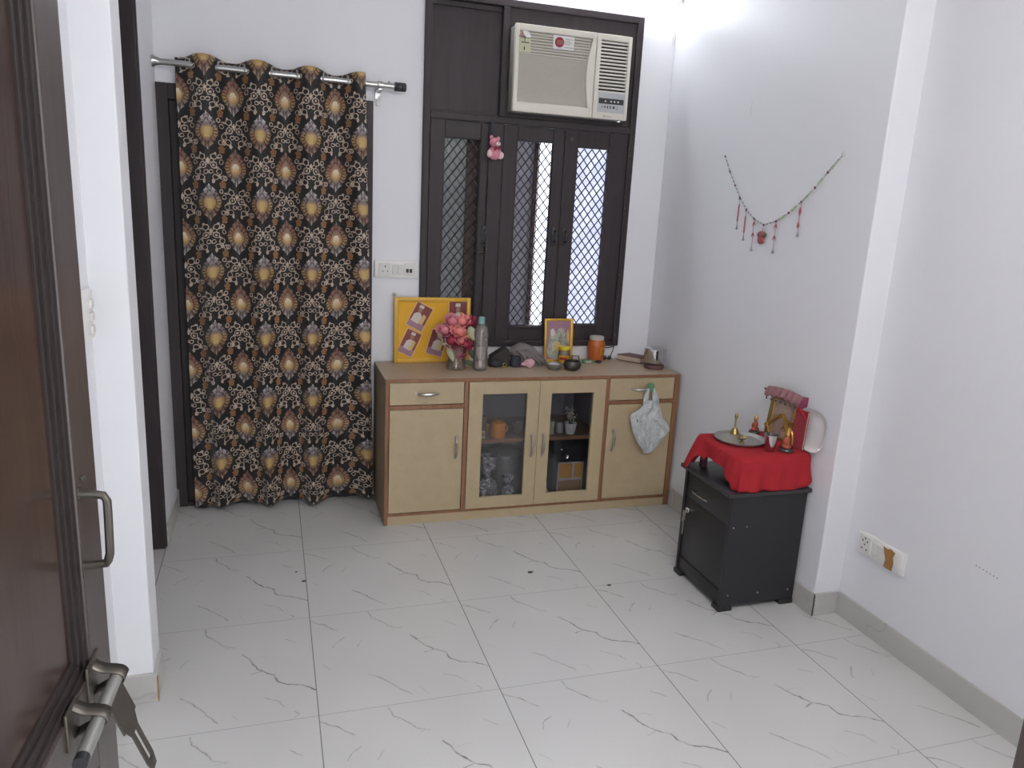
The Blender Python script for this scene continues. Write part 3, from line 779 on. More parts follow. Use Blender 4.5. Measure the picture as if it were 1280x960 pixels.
for k in range(3): m.prism([(1.720+.031*math.cos(PI*(1-.13*k)), 2.425+.029*math.sin(PI*(1-.13*k))), (1.720+.031*math.cos(PI*(.9-.13*k)), 2.425+.029*math.sin(PI*(.9-.13*k))), (1.720, 2.425)], ay-.0025, ay-.001)
m.use(DARKGAP).box(1.7185, 1.7215, ay-.003, ay-.001, 2.405, 2.43); m.box(1.702, 1.742, ay-.003, ay-.001, 2.398, 2.402); m.box(1.716, 1.7215, ay-.003, ay-.001, 2.365, 2.380)
m.build('star_label', ac, smooth=0)

# ------------------------------------------------------------------ tube light
tl = thing('tube_light', 'white tube light glowing on the back wall above the air conditioner', 'tube light', (2.0, YB, 2.72), 'wall tube lights')
m = MB(WHITEPL); m.box(1.385, 2.605, .615, YB, 2.722, 2.752, .003); m.box(1.39, 1.405, .585, .62, 2.695, 2.745, .003); m.box(2.585, 2.603, .585, .62, 2.695, 2.745, .003); m.build('batten', tl)
m = MB(TUBE); m.tube([(1.405, .60, 2.715), (2.585, .60, 2.715)], .013, 16); m.build('lamp_tube', tl)
m = MB(WHITEPL); m.tube([(2.602, .60, 2.70), (2.604, .612, 2.64), (2.606, .635, 2.56), (2.606, .640, 2.50)], .004, 6); m.build('cord', tl)
t2 = thing('tube_light', 'white tube light fixed high on the front wall beside the doorway', 'tube light', (1.6, YF, 2.44), 'wall tube lights')
m = MB(WHITEPL); m.box(1.0, 2.2, YF-.002, YF+.055, 2.437, 2.46, .003); m.build('batten', t2)
m = MB(TUBE2); m.tube([(1.02, YF+.05, 2.425), (2.18, YF+.05, 2.425)], .013, 16); m.build('lamp_tube', t2)

# ------------------------------------------------------------------ plush toy hanging from the window frame
ty = thing('plush_toy', 'small pink plush teddy hanging between the window shutters', 'soft toy', (1.604, .575, 1.90))
m = MB(PLUSH)
m.ball((1.603, .572, 1.862), (.034, .026, .034), 3, .25, 5)
m.use(PLUSHW).ball((1.574, .565, 1.858), (.016, .014, .020), 2, .2, 6); m.ball((1.632, .565, 1.852), (.016, .014, .020), 2, .2, 6)
m.build('toy_body', ty)
m = MB(PLUSH); m.ball((1.598, .570, 1.915), (.025, .022, .024), 3, .2, 5); m.ball((1.580, .572, 1.940), (.010, .007, .011), 2); m.ball((1.618, .572, 1.935), (.010, .007, .011), 2)
m.use(PLUSHW).ball((1.612, .553, 1.908), (.014, .010, .012), 2); m.use(BLACKPL).ball((1.603, .548, 1.918), .003, 1); m.ball((1.614, .543, 1.911), .003, 1)
m.build('toy_head', ty)
m = MB(RED); m.ball((1.607, .548, 1.888), (.013, .006, .006), 2); m.ball((1.595, .549, 1.882), (.007, .004, .010), 2); m.ball((1.617, .549, 1.884), (.007, .004, .008), 2); m.build('toy_bow', ty)
m = MB(DARKCLOTH); m.tube([(1.597, .572, 1.937), (1.593, .585, 1.98), (1.592, .597, 2.03)], .003, 6); m.tube([(1.590, .575, 1.937), (1.586, .588, 1.98), (1.592, .598, 2.03)], .003, 6); m.build('hanging_loop', ty)

# ------------------------------------------------------------------ switchboards
sb = thing('switchboard', 'white switchboard with socket on the back wall beside the curtain', 'switchboard', (1.105, YB, 1.2), 'white switchboards on the walls')
m = MB(WHITEPL2); m.box(.997, 1.228, YB-.014, YB, 1.203, 1.293, .004); m.build('plate', sb)
m = MB(WHITEPL); m.box(1.020, 1.082, YB-.018, YB-.012, 1.215, 1.281, .002)
m.use(GREYMARK)
for x, z, r in ((1.053, 1.262, .0042), (1.041, 1.238, .0032), (1.065, 1.238, .0032)): m.lathe([(0, 0), (r, 0), (r, .001), (0, .001)], (x, YB-.0188, z), 10, axis='y')
m.build('socket', sb, smooth=0)
for x in (1.090, 1.118):
    m = MB(WHITEPL); m.box(x, x+.024, YB-.019, YB-.012, 1.222, 1.274, .003); m.build('switch', sb, smooth=0)
m = MB(WHITEPL); m.box(1.150, 1.206, YB-.018, YB-.012, 1.215, 1.281, .002)
m.use(GREYMARK); m.box(1.162, 1.176, YB-.0195, YB-.0175, 1.232, 1.252, .001); m.box(1.180, 1.194, YB-.0195, YB-.0175, 1.232, 1.252, .001)
m.build('twin_outlet', sb, smooth=0)

# on the right wall: plate seen along the wall
sr = thing('switchboard', 'white switchboard with brown tape, low on the right wall', 'switchboard', (XR2, -1.2, .34), 'white switchboards on the walls')
def rb(m, y0, y1, x0, x1, z0, z1, bev=.002): return m.box(XR2-x1, XR2-x0, y0, y1, z0, z1, bev)
m = MB(WHITEPL2); rb(m, -1.325, -1.082, 0, .014, .318, .408, .004); m.build('plate', sr)
m = MB(WHITEPL); rb(m, -1.160, -1.100, .012, .018, .328, .398)
m.use(GREYMARK)
for y, z in ((-1.130, .388), (-1.118, .376), (-1.142, .376), (-1.118, .343), (-1.142, .343), (-1.130, .362)): m.ball((XR2-.0182, y, z), (.001, .004, .0045), 1)
m.build('socket', sr, smooth=0)
for y in (-1.196, -1.226):
    m = MB(WHITEPL); rb(m, y, y+.026, .012, .019, .336, .390, .003); m.build('switch', sr, smooth=0)
m = MB(TAPE)
m.prism([(-1.226, .400), (-1.245, .396), (-1.262, .404), (-1.284, .396), (-1.276, .375), (-1.283, .352), (-1.280, .322), (-1.252, .320), (-1.240, .324), (-1.245, .352), (-1.236, .372)], XR2-.0215, XR2-.0195, 'yz'); m.build('brown_tape', sr, smooth=0)
m = MB(WHITEPL2); rb(m, -1.318, -1.300, .014, .020, .322, .404, .002); m.build('end_strip', sr)
sl = thing('switchboard', 'white switch plate on the left wall behind the open door leaf', 'switchboard', (0, -1.06, 1.2), 'white switchboards on the walls')
m = MB(WHITEPL2); m.box(0, .014, -1.17, -1.03, 1.19, 1.33, .004); m.build('plate', sl)
for z in (1.29, 1.255, 1.22):
    m = MB(WHITEPL); m.box(.012, .021, -1.085, -1.050, z-.012, z+.012, .003); m.build('switch', sl)

# ------------------------------------------------------------------ wall marks on the right wall
m = MB(TASSEL)
for k in range(7): m.ball((XR2-.001, -1.60-.0135*k, .502-.0008*k), (.0012, .0026, .003), 1)
tag(m.build('wall_plug', base=(XR2, -1.65, .5)), 'row of tiny dotted marks on the right wall beyond the taped switchboard', 'wall mark')
m = MB(WHITEPL); m.tube([(XR-.0015, -.165+.012*math.cos(a), 2.09+.035*math.sin(a)) for a in [-.9+.18*k for k in range(12)]], .0013, 5)
tag(m.build('wall_hook', base=(XR, -.165, 2.09)), 'thin curved hook mark high on the right wall above the bead hanging', 'hook')

# ------------------------------------------------------------------ bead hanging on the right wall
gh = thing('bead_garland', 'bead wall hanging in a V with red tassels on the right wall', 'wall hanging', (XR, -.37, 1.6))
GX = XR-.008
gp = [(.007, 1.889), (-.049, 1.816), (-.106, 1.751), (-.159, 1.694), (-.222, 1.641), (-.292, 1.601), (-.369, 1.577), (-.455, 1.596), (-.534, 1.634), (-.608, 1.681), (-.681, 1.738), (-.745, 1.797), (-.816, 1.861)]
m = MB(TASSEL); m.tube([(GX, y, z) for y, z in gp], .0016, 5)
m.build('string', gh)
def along(k, n=8): 
    (y0, z0), (y1, z1) = gp[k], gp[k+1]; return [(y0+(y1-y0)*t/n, z0+(z1-z0)*t/n) for t in range(n)]
m = MB(BEADW)
for k in range(len(gp)-1):
    for i, (y, z) in enumerate(along(k, 7)):
        if i == 0: m.use(BEADM); m.ball((GX, y, z), (.005, .0058, .0062), 1)
        elif k >= 7 and i in (2, 3, 4): m.use(BEADG); m.ball((GX, y, z), (.006, .0065, .0065), 1)
        else: m.use(BEADW if (i+k) % 2 else TASSEL); m.ball((GX, y, z), (.004, .0045, .0045), 1)
m.build('beads', gh)
m = MB(BEADW); m.ball((GX, -.819, 1.864), (.006, .010, .010), 2); m.build('wall_fixing', gh)
m = MB(BEADW); m.ball((GX, .007, 1.892), (.005, .006, .006), 1); m.build('wall_fixing', gh)
def diamond(m, y, z, h=.020, w=.014):
    m.tube([(GX, y, z+h), (GX, y-w, z), (GX, y, z-h), (GX, y+w, z)], .0045, 5, closed=True)
for (y0, z0), (y1, z1), kind in (((-.159, 1.694), (-.159, 1.555), 0), ((-.222, 1.641), (-.223, 1.506), 0), ((-.292, 1.601), (-.298, 1.464), 1), ((-.455, 1.596), (-.459, 1.466), 1), ((-.608, 1.681), (-.612, 1.546), 2)):
    m = MB(MAUVE); m.tube([(GX, y0, z0), (GX, y1, z1)], .0016, 5)
    if kind == 0: m.use(BEADR).tube([(GX, y0, z0-.03), (GX, y1, z1+.03)], .0035, 6); m.use(BEADM).ball((GX, y0, z0-.004), .006, 1)
    if kind == 1: m.use(BEADR); diamond(m, (y0+y1)/2, z0-.035); diamond(m, (y0+y1)/2, z0-.085)
    if kind == 2: m.use(BEADR); m.tube([(GX, y0, z0-.02), (GX, y0, z0-.04), (GX, y0, z0-.06), (GX, y0, z0-.08), (GX, y0, z0-.10), (GX, y0, z0-.11)], [.002, .006, .002, .002, .0065, .002], 6)
    m.use(TASSEL).ball((GX, y1, z1+.004), (.004, .004, .010), 1); m.ball((GX, y1, z1-.004), (.004, .011, .005), 1)
    m.build('tassel', gh)
m = MB(BEADR); m.ball((GX-.002, -.362, 1.535), (.012, .020, .017), 2, .3, 4); m.ball((GX-.004, -.366, 1.510), (.012, .024, .019), 2, .3, 4); m.use(LEAFG).ball((GX, -.385, 1.533), (.008, .010, .010), 2); m.ball((GX, -.343, 1.533), (.008, .010, .010), 2); m.use(TASSEL).tube([(GX, -.369, 1.577), (GX, -.365, 1.55)], .002, 5)
m.build('red_ornament', gh)

# ------------------------------------------------------------------ sideboard
CY, CB = .20, .634
sd = thing('sideboard', 'low beige laminate sideboard with glass doors under the window', 'sideboard', (1.8, .42, 0))
cx0, cx1, CT = 1.0, 2.600, .757
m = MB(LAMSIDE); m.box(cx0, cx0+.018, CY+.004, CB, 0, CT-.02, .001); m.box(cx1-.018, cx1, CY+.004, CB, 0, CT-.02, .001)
m.use(INNER)
for x0, x1 in ((1.396, 1.412), (2.164, 2.180)): m.box(x0, x1, CY+.004, CB, .05, CT-.02)
m.box(cx0+.018, cx1-.018, CY+.004, CB, .05, .066); m.box(cx0+.018, cx1-.018, CB-.008, CB, .066, CT-.02)
m.build('carcass', sd, smooth=0)
m = MB(EDGE)
m.box(cx0, cx0+.018, CY-.004, CY+.004, 0, CT, .001); m.box(cx1-.03, cx1, CY-.004, CY+.004, 0, CT, .001)
m.box(cx0+.018, cx1-.03, CY-.004, CY+.004, CT-.016, CT, .001)
m.box(1.394, 1.414, CY-.004, CY+.004, .062, CT-.016, .001); m.box(2.162, 2.184, CY-.004, CY+.004, .062, CT-.016, .001)
m.box(cx0+.018, cx1-.03, CY-.004, CY+.004, .047, .062, .001)
m.box(cx0+.018, 1.394, CY-.004, CY+.004, .606, .626, .001); m.box(2.184, cx1-.03, CY-.004, CY+.004, .600, .618, .001)
m.build('edge_banding', sd, smooth=0)
m = MB(LAMTOP); m.box(cx0, cx1, CY+.0005, CB, CT-.018, CT, .0015); m.build('top_panel', sd, smooth=0)
m = MB(LAM); m.box(cx0+.018, cx1-.03, CY, CY+.012, 0, .047); m.build('plinth', sd, smooth=0)
def bow(m, p0, p1, out=.022, r=.0055):
    p0, p1 = Vector(p0), Vector(p1); pts = []; rs = []
    for k in range(9):
        t = k/8; p = p0.lerp(p1, t); s_ = math.sin(PI*t)
        pts.append(p + Vector((0, -out*min(1, s_*1.5) , 0))); rs.append(r*(.75+.6*s_))
    m.tube(pts, rs, 10); m.ball(p0+Vector((0, -.002, 0)), (r*1.5, .003, r*1.5), 1); m.ball(p1+Vector((0, -.002, 0)), (r*1.5, .003, r*1.5), 1)
def drawer(x0, x1, z0, z1, hx):
    d = MB(LAM).box(x0, x1, CY-.003, CY+.015, z0, z1, .0015).build('drawer', sd, smooth=0)
    m = MB(CHROME); bow(m, (hx-.054, CY-.003, (z0+z1)/2), (hx+.054, CY-.003, (z0+z1)/2)); m.build('drawer_handle', d)
drawer(1.021, 1.391, .629, .739, 1.207); drawer(2.187, 2.567, .621, .739, 2.372)
def door(x0, x1, z0, z1, hx, hz):
    d = MB(LAM).box(x0, x1, CY-.003, CY+.015, z0, z1, .0015).build('door', sd, smooth=0)
    m = MB(CHROME); bow(m, (hx, CY-.003, hz-.058), (hx, CY-.003, hz+.058)); m.build('door_handle', d)
door(1.021, 1.391, .064, .603, 1.356, .402); door(2.187, 2.567, .064, .597, 2.224, .397)
def gdoor(x0, x1, gx0, gx1, z0, z1, g0, g1, hx):
    m = MB(LAM); m.box(x0, gx0, CY-.012, CY+.005, z0, z1, .001); m.box(gx1, x1, CY-.012, CY+.005, z0, z1, .001)
    m.box(gx0-.001, gx1+.001, CY-.012, CY+.005, g1, z1, .001); m.box(gx0-.001, gx1+.001, CY-.012, CY+.005, z0, g0, .001)
    d = m.build('glass_door', sd, smooth=0)
    MB(PANE).box(gx0-.004, gx1+.004, CY+.0055, CY+.0095, g0-.004, g1+.004).build('pane', d, smooth=0)
    m = MB(CHROME); bow(m, (hx, CY-.012, .395-.058), (hx, CY-.012, .395+.058)); m.build('door_handle', d)
gdoor(1.416, 1.7885, 1.488, 1.724, .064, .739, .122, .675, 1.758)
gdoor(1.7905, 2.160, 1.856, 2.092, .064, .739, .122, .670, 1.820)
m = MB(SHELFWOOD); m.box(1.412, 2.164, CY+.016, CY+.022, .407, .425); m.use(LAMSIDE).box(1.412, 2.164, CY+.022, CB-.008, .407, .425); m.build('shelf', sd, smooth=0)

# ------------------------------------------------------------------ things inside the sideboard
SH = .4255
def cyl_thing(name, label, cat, at, prof, mat, **k):
    return tag(MB(mat).lathe(prof, at, k.get('seg', 28)).build(name, base=at), label, cat, k.get('group'))
cm = thing('mug', 'orange mug standing on the shelf behind the left glass pane', 'mug', (1.598, .262, SH))
MB(ORANGE2).lathe([(0, 0), (.034, 0), (.037, .006), (.037, .076), (.034, .080), (.032, .078), (.032, .01), (0, .01)], (1.598, .262, SH)).build('cup', cm)
m = MB(ORANGE2); m.tube([(1.598+.035+.018*math.sin(a), .262+.01, SH+.042-.022*math.cos(a)) for a in [PI*k/8 for k in range(9)]], .004, 6); m.build('handle', cm)
cyl_thing('glass_tumbler', 'tall narrow glass at the far left of the cabinet shelf', 'glass', (1.520, .275, SH), [(0, 0), (.016, 0), (.019, .11), (.0175, .11), (.015, .004), (0, .004)], VASEG)
cyl_thing('brown_cup', 'brown cup beside the tall glass on the cabinet shelf', 'cup', (1.548, .31, SH), [(0, 0), (.016, 0), (.02, .06), (.018, .06), (.015, .005), (0, .005)], TAPE)
m = MB(YLABEL); m.box(1.492, 1.522, .238, .246, SH, SH+.040, .002); m.use(TAPE).box(1.498, 1.516, .2375, .239, SH+.012, SH+.032)
tag(m.build('small_card_box', base=(1.507, .242, SH)), 'tiny pale box standing in front of the tall glass', 'box')
gt = thing('glass_bowl', 'clear glass bowl on the shelf right of the orange mug', 'bowl', (1.712, .29, SH))
MB(VASEG).lathe([(0, 0), (.018, 0), (.030, .03), (.034, .065), (.032, .065), (.027, .03), (.015, .005), (0, .005)], (1.712, .29, SH)).build('bowl', gt)
m = MB(STEEL); m.tube([(1.700, .285, SH+.02), (1.690, .27, SH+.06), (1.688, .262, SH+.075)], .003, 6); m.build('spoon', gt)
cyl_thing('glass_jar', 'pale greenish jar at the left edge of the right glass pane', 'jar', (1.893, .275, SH), [(0, 0), (.020, 0), (.021, .01), (.021, .062), (.0225, .063), (.0225, .072), (0, .073)], LEAFC)
cyl_thing('storage_jar', 'small grey jar between the pale jar and the potted plant', 'jar', (1.955, .30, SH), [(0, 0), (.021, 0), (.022, .01), (.022, .045), (.019, .05), (.019, .056), (0, .056)], TASSEL)
pp = thing('potted_plant', 'small artificial plant in a white pot on the cabinet shelf', 'plant', (2.002, .262, SH))
MB(POTWHITE).lathe([(0, 0), (.020, 0), (.024, .008), (.031, .04), (.033, .062), (.030, .062), (.028, .052), (0, .05)], (2.002, .262, SH)).build('pot', pp)
m = MB(PRGREY)
for k in range(16):
    a = random.uniform(0, 2*PI); r = random.uniform(.01, .045); top = SH+.062+random.uniform(.04, .085)
    b0 = Vector((2.002+.008*math.cos(a), .262+.008*math.sin(a), SH+.05)); b1 = Vector((2.002+r*math.cos(a), .262+.6*r*math.sin(a), top))
    m.use(LEAFG).tube([b0, b0.lerp(b1, .5)+Vector((0, 0, .006)), b1], .0013, 5)
    for q in range(3):
        m.use(PRWHITE if q % 2 else PRGREY); c = b0.lerp(b1, .5+.25*q) + Vector((random.uniform(-.005, .005), 0, 0)); m.ball(c, (.0045, .003, .007), 1, rot=Matrix.Rotation(random.uniform(-1, 1), 4, 'Y'))
m.build('foliage', pp)
FL = .0665
# tied polythene bag, steel pot, second bag, drawer box, lower left and right
def tied_bag(cx, cy, z0, w, h, neck, top, seed):
    m = MB(CLEARBAG)
    def f(i, j):
        a = 2*PI*i; t = j
        z = z0 + t*top
        if t < neck: r = w*(math.sin(PI*min(1, (t/neck)*.93+.07)))**.55
        else: r = w*(.16 + .75*((t-neck)/(1-neck))**.8)
        n_ = noise.noise(Vector((math.cos(a)*2.2, math.sin(a)*2.2, t*6+seed)))
        r *= 1 + .28*n_
        return Vector((cx + r*math.cos(a), cy + .75*r*math.sin(a), z + (.012*n_ if t > .9 else 0)))
    m.grid(f, 44, 30, closeu=True); return m
tag(tied_bag(1.562, .288, FL, .060, 0, .50, .25, 3).build('plastic_bag', base=(1.562, .288, FL), smooth=60), 'knotted clear plastic bag in the lower left of the glass cabinet', 'bag', 'plastic bags in the cabinet')
m = MB(YCAP); m.use(ORANGE2).box(1.482, 1.500, .232, .250, FL, FL+.19, .003); tag(m.build('carton', base=(1.49, .24, FL)), 'narrow yellow carton at the lower left edge of the glass door', 'carton')
cyl_thing('steel_pot', 'large steel pot in the lower left of the glass cabinet', 'pot', (1.700, .432, FL), [(0, 0), (.075, 0), (.083, .02), (.086, .20), (.093, .204), (.093, .214), (.06, .238), (.014, .243), (.014, .252), (0, .254)], DULLSTEEL, seg=36)
tag(tied_bag(1.672, .268, FL, .042, 0, .62, .135, 9).build('plastic_bag', base=(1.672, .268, FL), smooth=60), 'small crumpled plastic bag in front of the steel pot in the cabinet', 'bag', 'plastic bags in the cabinet')
bx = thing('drawer_box', 'black box behind the right glass pane with amber drawers', 'drawer unit', (2.0, .33, FL))
MB(BLACKPL).box(1.93, 2.145, .30, .50, FL, .395, .004).build('case', bx)
m = MB(WHITEFR)
dx0, dx1 = 1.958, 2.105
m.box(dx0, dx1, .285, .299, .244, .252, .001); m.box(dx0, dx1, .285, .299, .148, .160, .001); m.box(dx0, dx0+.006, .285, .299, FL, .25, .001); m.box(dx1-.004, dx1, .285, .299, FL, .25, .001); m.box(2.038, 2.052, .283, .299, .16, .244, .001)
m.box(2.026, 2.062, .280, .285, .152, .160, .001)
m.build('drawer_frame', bx, smooth=0)
for x0, x1 in ((dx0+.006, 2.038), (2.052, dx1-.004)): MB(YPACK).box(x0, x1, .289, .299, .16, .244, .001).build('amber_drawer', bx, smooth=0)
MB(TAPE).box(dx0+.006, dx1-.004, .289, .299, FL+.001, .148, .001).build('lower_drawer', bx, smooth=0)
m = MB(STEEL); m.lathe([(.012, -.002), (.014, 0), (.014, .004), (.008, .008), (0, .008)], (2.005, .292, .285), 16, axis='y'); m.build('knob', bx); m = MB(STEEL).ball((1.975, .297, .325), .006, 1); m.build('stud', bx); m = MB(STEEL).ball((1.965, .297, .355), .004, 1); m.build('stud', bx)
m = MB(PRWHITE)
m.grid(lambda i, j: Vector((1.985+.10*i, .225+.05*j, FL+.016+.018*math.sin(PI*i)*(1-j*.4)+.008*noise.noise(Vector((i*5, j*5, 2))))), 16, 6)
m.grid(lambda i, j: Vector((1.985+.10*i, .225, FL+.001+(.015+.018*math.sin(PI*i)+.008*noise.noise(Vector((i*5, 0, 2))))*j)), 16, 1)
tag(m.build('folded_paper', base=(2.03, .25, FL), solid=.001), 'crumpled pale paper in front of the amber drawers', 'paper')
cyl_thing('white_bottle', 'small white bottle at the lower left corner of the right pane', 'bottle', (1.868, .235, FL), [(0, 0), (.016, 0), (.017, .05), (.008, .07), (.008, .10), (0, .10)], WHITEPL)

# ------------------------------------------------------------------ on the sideboard
TZ = CT
# photo board, leaning a little
pb = thing('photo_board', 'yellow framed board with small photos, leaning behind the flowers', 'picture frame', (1.3, .60, TZ))
M_ = fr((1.098, .592, TZ), 0.6, -1.6); PW_, PH_ = .413, .350
m = MB(YFRAME); m.X = M_
m.box(0, .022, -.012, .012, 0, PH_, .004); m.box(PW_-.022, PW_, -.012, .012, 0, PH_, .004); m.box(.02, PW_-.02, -.012, .012, 0, .022, .004); m.box(.02, PW_-.02, -.012, .012, PH_-.022, PH_, .004)
m.build('frame', pb)
m = MB(YELLOW); m.X = M_; m.box(.018, PW_-.018, -.004, .008, .018, PH_-.018)
m.build('backboard', pb, smooth=0)
m = MB(LAMSIDE); m.X = M_; m.box(.0005, PW_-.0005, .0125, .016, .0005, PH_-.0005); m.build('back_cover', pb, smooth=0)
def photo(cx, cz, w_, h_, ang, kind):
    m = MB(CREAM); m.X = M_ @ Matrix.Translation((cx, 0, cz)) @ Matrix.Rotation(math.radians(ang), 4, 'Y')
    a, b = w_/2, h_/2
    m.box(-a, a, -.0060, -.0042, -b, b)
    m.use(MAROON).box(-a+.004, a-.004, -.0068, -.0058, -b+.004, b-.004)
    m.use(MAUVE).box(-a+.004, a-.004, -.0072, -.0066, -b+.004, -b*.45)
    m.use(PRWHITE)
    x0 = -.25*a if kind else 0
    m.prism([(x0-.30*a, .62*b), (x0-.26*a, .84*b), (x0+.22*a, .86*b), (x0+.26*a, .64*b)], -.0082, -.0066)
    m.use(PRSKIN).prism([(x0-.2*a+.22*a*math.cos(t)+.2*a, .45*b+.2*b*math.sin(t)) for t in [2*PI*k/12 for k in range(12)]], -.0080, -.0066)
    m.use(PRWHITE).prism([(x0-.15*a, .25*b), (x0-.45*a, .05*b), (x0-.5*a, -.5*b), (x0+.4*a, -.55*b), (x0+.5*a, .05*b), (x0+.18*a, .27*b)], -.0078, -.0066)
    m.use(PRYEL).prism([(.3*a, .3*b), (.15*a, -.45*b), (.62*a, -.5*b), (.66*a, .2*b)], -.0084, -.0066)
    m.build('photo', pb, smooth=0)
photo(.135, .247, .098, .142, 27, 1); photo(.083, .108, .090, .140, 25, 0)
photo(.232, .105, .095, .140, 16, 0); photo(.342, .250, .104, .165, 2, 0)

# flowers in a clear vase
fv = thing('flower_vase', 'clear vase of pink and crimson roses in front of the yellow board', 'flower vase', (1.400, .428, TZ))
VX, VY = 1.400, .428
MB(VASEG).lathe([(0, 0), (.048, 0), (.052, .006), (.048, .03), (.044, .06), (.050, .105), (.058, .125), (.055, .125), (.047, .105), (.041, .06), (.045, .03), (.046, .008), (0, .008)], (VX, VY, TZ), 32).build('vase', fv)
def rose(c, r, mat, seed):
    """layered petals wrapped round a centre"""
    rnd = random.Random(seed); m = MB(mat); c = Vector(c); m.ball(c, r*.55, 2, .15, 4)
    tilt = Matrix.Rotation(rnd.uniform(.5, 1.0), 4, 'X') @ Matrix.Rotation(rnd.uniform(-.4, .4), 4, 'Y')
    for ring, (n, rr, op) in enumerate(((4, .42, .15), (5, .68, .38), (7, .98, .75))):
        for k in range(n):
            a = 2*PI*k/n + ring*.7 + rnd.uniform(-.15, .15)
            def f(i, j, a=a, rr=rr, op=op):
                t = (i-.5)*1.5; h = j
                R = r*rr*(.35+.65*h**.6) * (1+op*.25*h*h)
                R *= 1 + .05*math.sin(9*t+a*3)*h
                zz = r*(-.45 + (1.0-op*.45)*h*math.cos(t*.75)) 
                return Vector((R*math.cos(a+t/ (1.1+rr)), R*math.sin(a+t/(1.1+rr)), zz + .1*r*math.sin(6*t)*h*op))
            m.grid(f, 8, 6, M=Matrix.Translation(c) @ tilt)
    return m.build('rose', fv, smooth=80, solid=.0012)
rose((1.398, .385, .957), .046, PINK, 1); rose((1.360, .392, .913), .046, ROSE, 2); rose((1.328, .405, .962), .043, PINK2, 3)
rose((1.466, .440, .996), .042, ROSE, 4); rose((1.436, .385, .893), .036, ROSE, 5); rose((1.372, .43, 1.005), .042, PINK2, 6)
rose((1.425, .43, 1.005), .040, PINK, 7); rose((1.408, .388, .912), .034, PINK, 8); rose((1.412, .400, .842), .032, MAGENTA, 9)
m = MB(LEAFC)
def leafm(m, c, l, w_, ang, ay=0):
    M = Matrix.Translation(c) @ Matrix.Rotation(ang, 4, 'Y') @ Matrix.Rotation(ay, 4, 'Z')
    m.grid(lambda i, j: Vector(((i-.5)*2*w_*math.sin(PI*(.06+.94*j))**.8, -.35*w_*math.cos((i-.5)*3)-.15*l*j*j, l*j)), 6, 8, M=M)
leafm(m, (1.352, .40, .90), .10, .022, PI*.93); leafm(m, (1.318, .40, .93), .06, .022, PI*.85); leafm(m, (1.455, .395, .985), .085, .026, PI*.86)
leafm(m, (1.30, .41, .955), .05, .02, PI*.8); leafm(m, (1.460, .415, .965), .05, .02, PI*.75)
m.use(LEAFG); leafm(m, (1.455, .40, .87), .09, .016, PI*.78, .3); leafm(m, (1.43, .42, .80), .075, .012, PI*.6)
m.build('leaves', fv, solid=.0008)
m = MB(LEAFG)
for a in (-.02, 0, .02, .008): m.tube([(VX+a*.8, VY, TZ+.01), (VX+a*.4, VY-.005, TZ+.10), (VX+a, VY-.02, TZ+.17)], .0022, 6)
m.build('stems', fv)

bt = thing('water_bottle', 'clear plastic bottle with teal cap standing beside the vase', 'bottle', (1.518, .385, TZ))
MB(PLAST).lathe([(0, .004), (.030, .0), (.037, .006), (.037, .05), (.0355, .055), (.037, .06), (.037, .10), (.0355, .105), (.037, .11), (.037, .16), (.035, .165), (.038, .185), (.037, .205), (.028, .228), (.016, .245), (.014, .255), (.0125, .255), (.0145, .243), (.026, .226), (.0355, .204), (.0355, .01), (0, .008)], (1.518, .385, TZ), 32).build('bottle_body', bt)
MB(TEAL).lathe([(.0165, .245), (.0168, .262), (.0165, .278), (.014, .281), (0, .281)], (1.518, .385, TZ), 24).build('cap', bt)

# black folded shoe-like pouch
sh = thing('sunglasses_case', 'black leather case propped open behind the bottle', 'case', (1.645, .47, TZ))
m = MB(BLACKLEATHER)
def slab(m, pts, y0, y1, bev=.004): m.prism(pts, y0, y1, bev=bev)
slab(m, [(1.590, TZ+.05), (1.600, TZ+.062), (1.672, TZ+.106), (1.690, TZ+.100), (1.684, TZ+.088), (1.610, TZ+.045)], .43, .50)
m.build('raised_flap', sh)
m = MB(BLACKLEATHER)
m.prism([(1.585, TZ+.001), (1.590, TZ+.045), (1.612, TZ+.046), (1.680, TZ+.088), (1.693, TZ+.10), (1.700, TZ+.05), (1.704, TZ+.001)], .445, .495, bev=.005)
m.use(DARKCLOTH).ball((1.625, .445, TZ+.02), (.036, .02, .024), 2, .15, 3)
m.build('case_body', sh)
m = MB(BRASS); m.tube([(1.668+.011*math.cos(a), .432, TZ+.014+.009*math.sin(a)) for a in [2*PI*k/16 for k in range(16)]], .0028, 6, closed=True); m.box(1.656, 1.682, .430, .436, TZ+.001, TZ+.006, .001); m.build('clasp', sh)

def lump(name, rows, cy, thick, mat, amp, seed, n=36, fy=None):
    """soft heap: rows of (z, x0, x1)"""
    m = MB(mat)
    def f(i, j):
        t = j*(len(rows)-1); k = min(int(t), len(rows)-2); u = t-k
        z, x0, x1 = [rows[k][q]*(1-u)+rows[k+1][q]*u for q in range(3)]
        a = 2*PI*i; cx = (x0+x1)/2; rx = (x1-x0)/2
        tk = thick*(math.sin(PI*min(1, .12+.88*(1-j)))**.6 if j > .5 else 1)
        nn = 1 + amp*noise.noise(Vector((math.cos(a)*2+seed, math.sin(a)*2, j*5)))
        return Vector((cx + rx*math.cos(a)*nn, cy + tk*math.sin(a)*nn, z))
    m.grid(f, n, 16, closeu=True)
    return m
gc = thing('grey_cloth', 'crumpled grey cloth heaped left of the gold framed picture', 'cloth', (1.81, .48, TZ))
m = lump('c', [(TZ+.0, 1.745, 1.925), (TZ+.02, 1.728, 1.925), (TZ+.045, 1.715, 1.905), (TZ+.075, 1.718, 1.875), (TZ+.10, 1.735, 1.845), (TZ+.116, 1.765, 1.81), (TZ+.118, 1.785, 1.79)], .50, .055, GREYCLOTH, .22, 4)
m.build('folded_heap', gc, smooth=80)
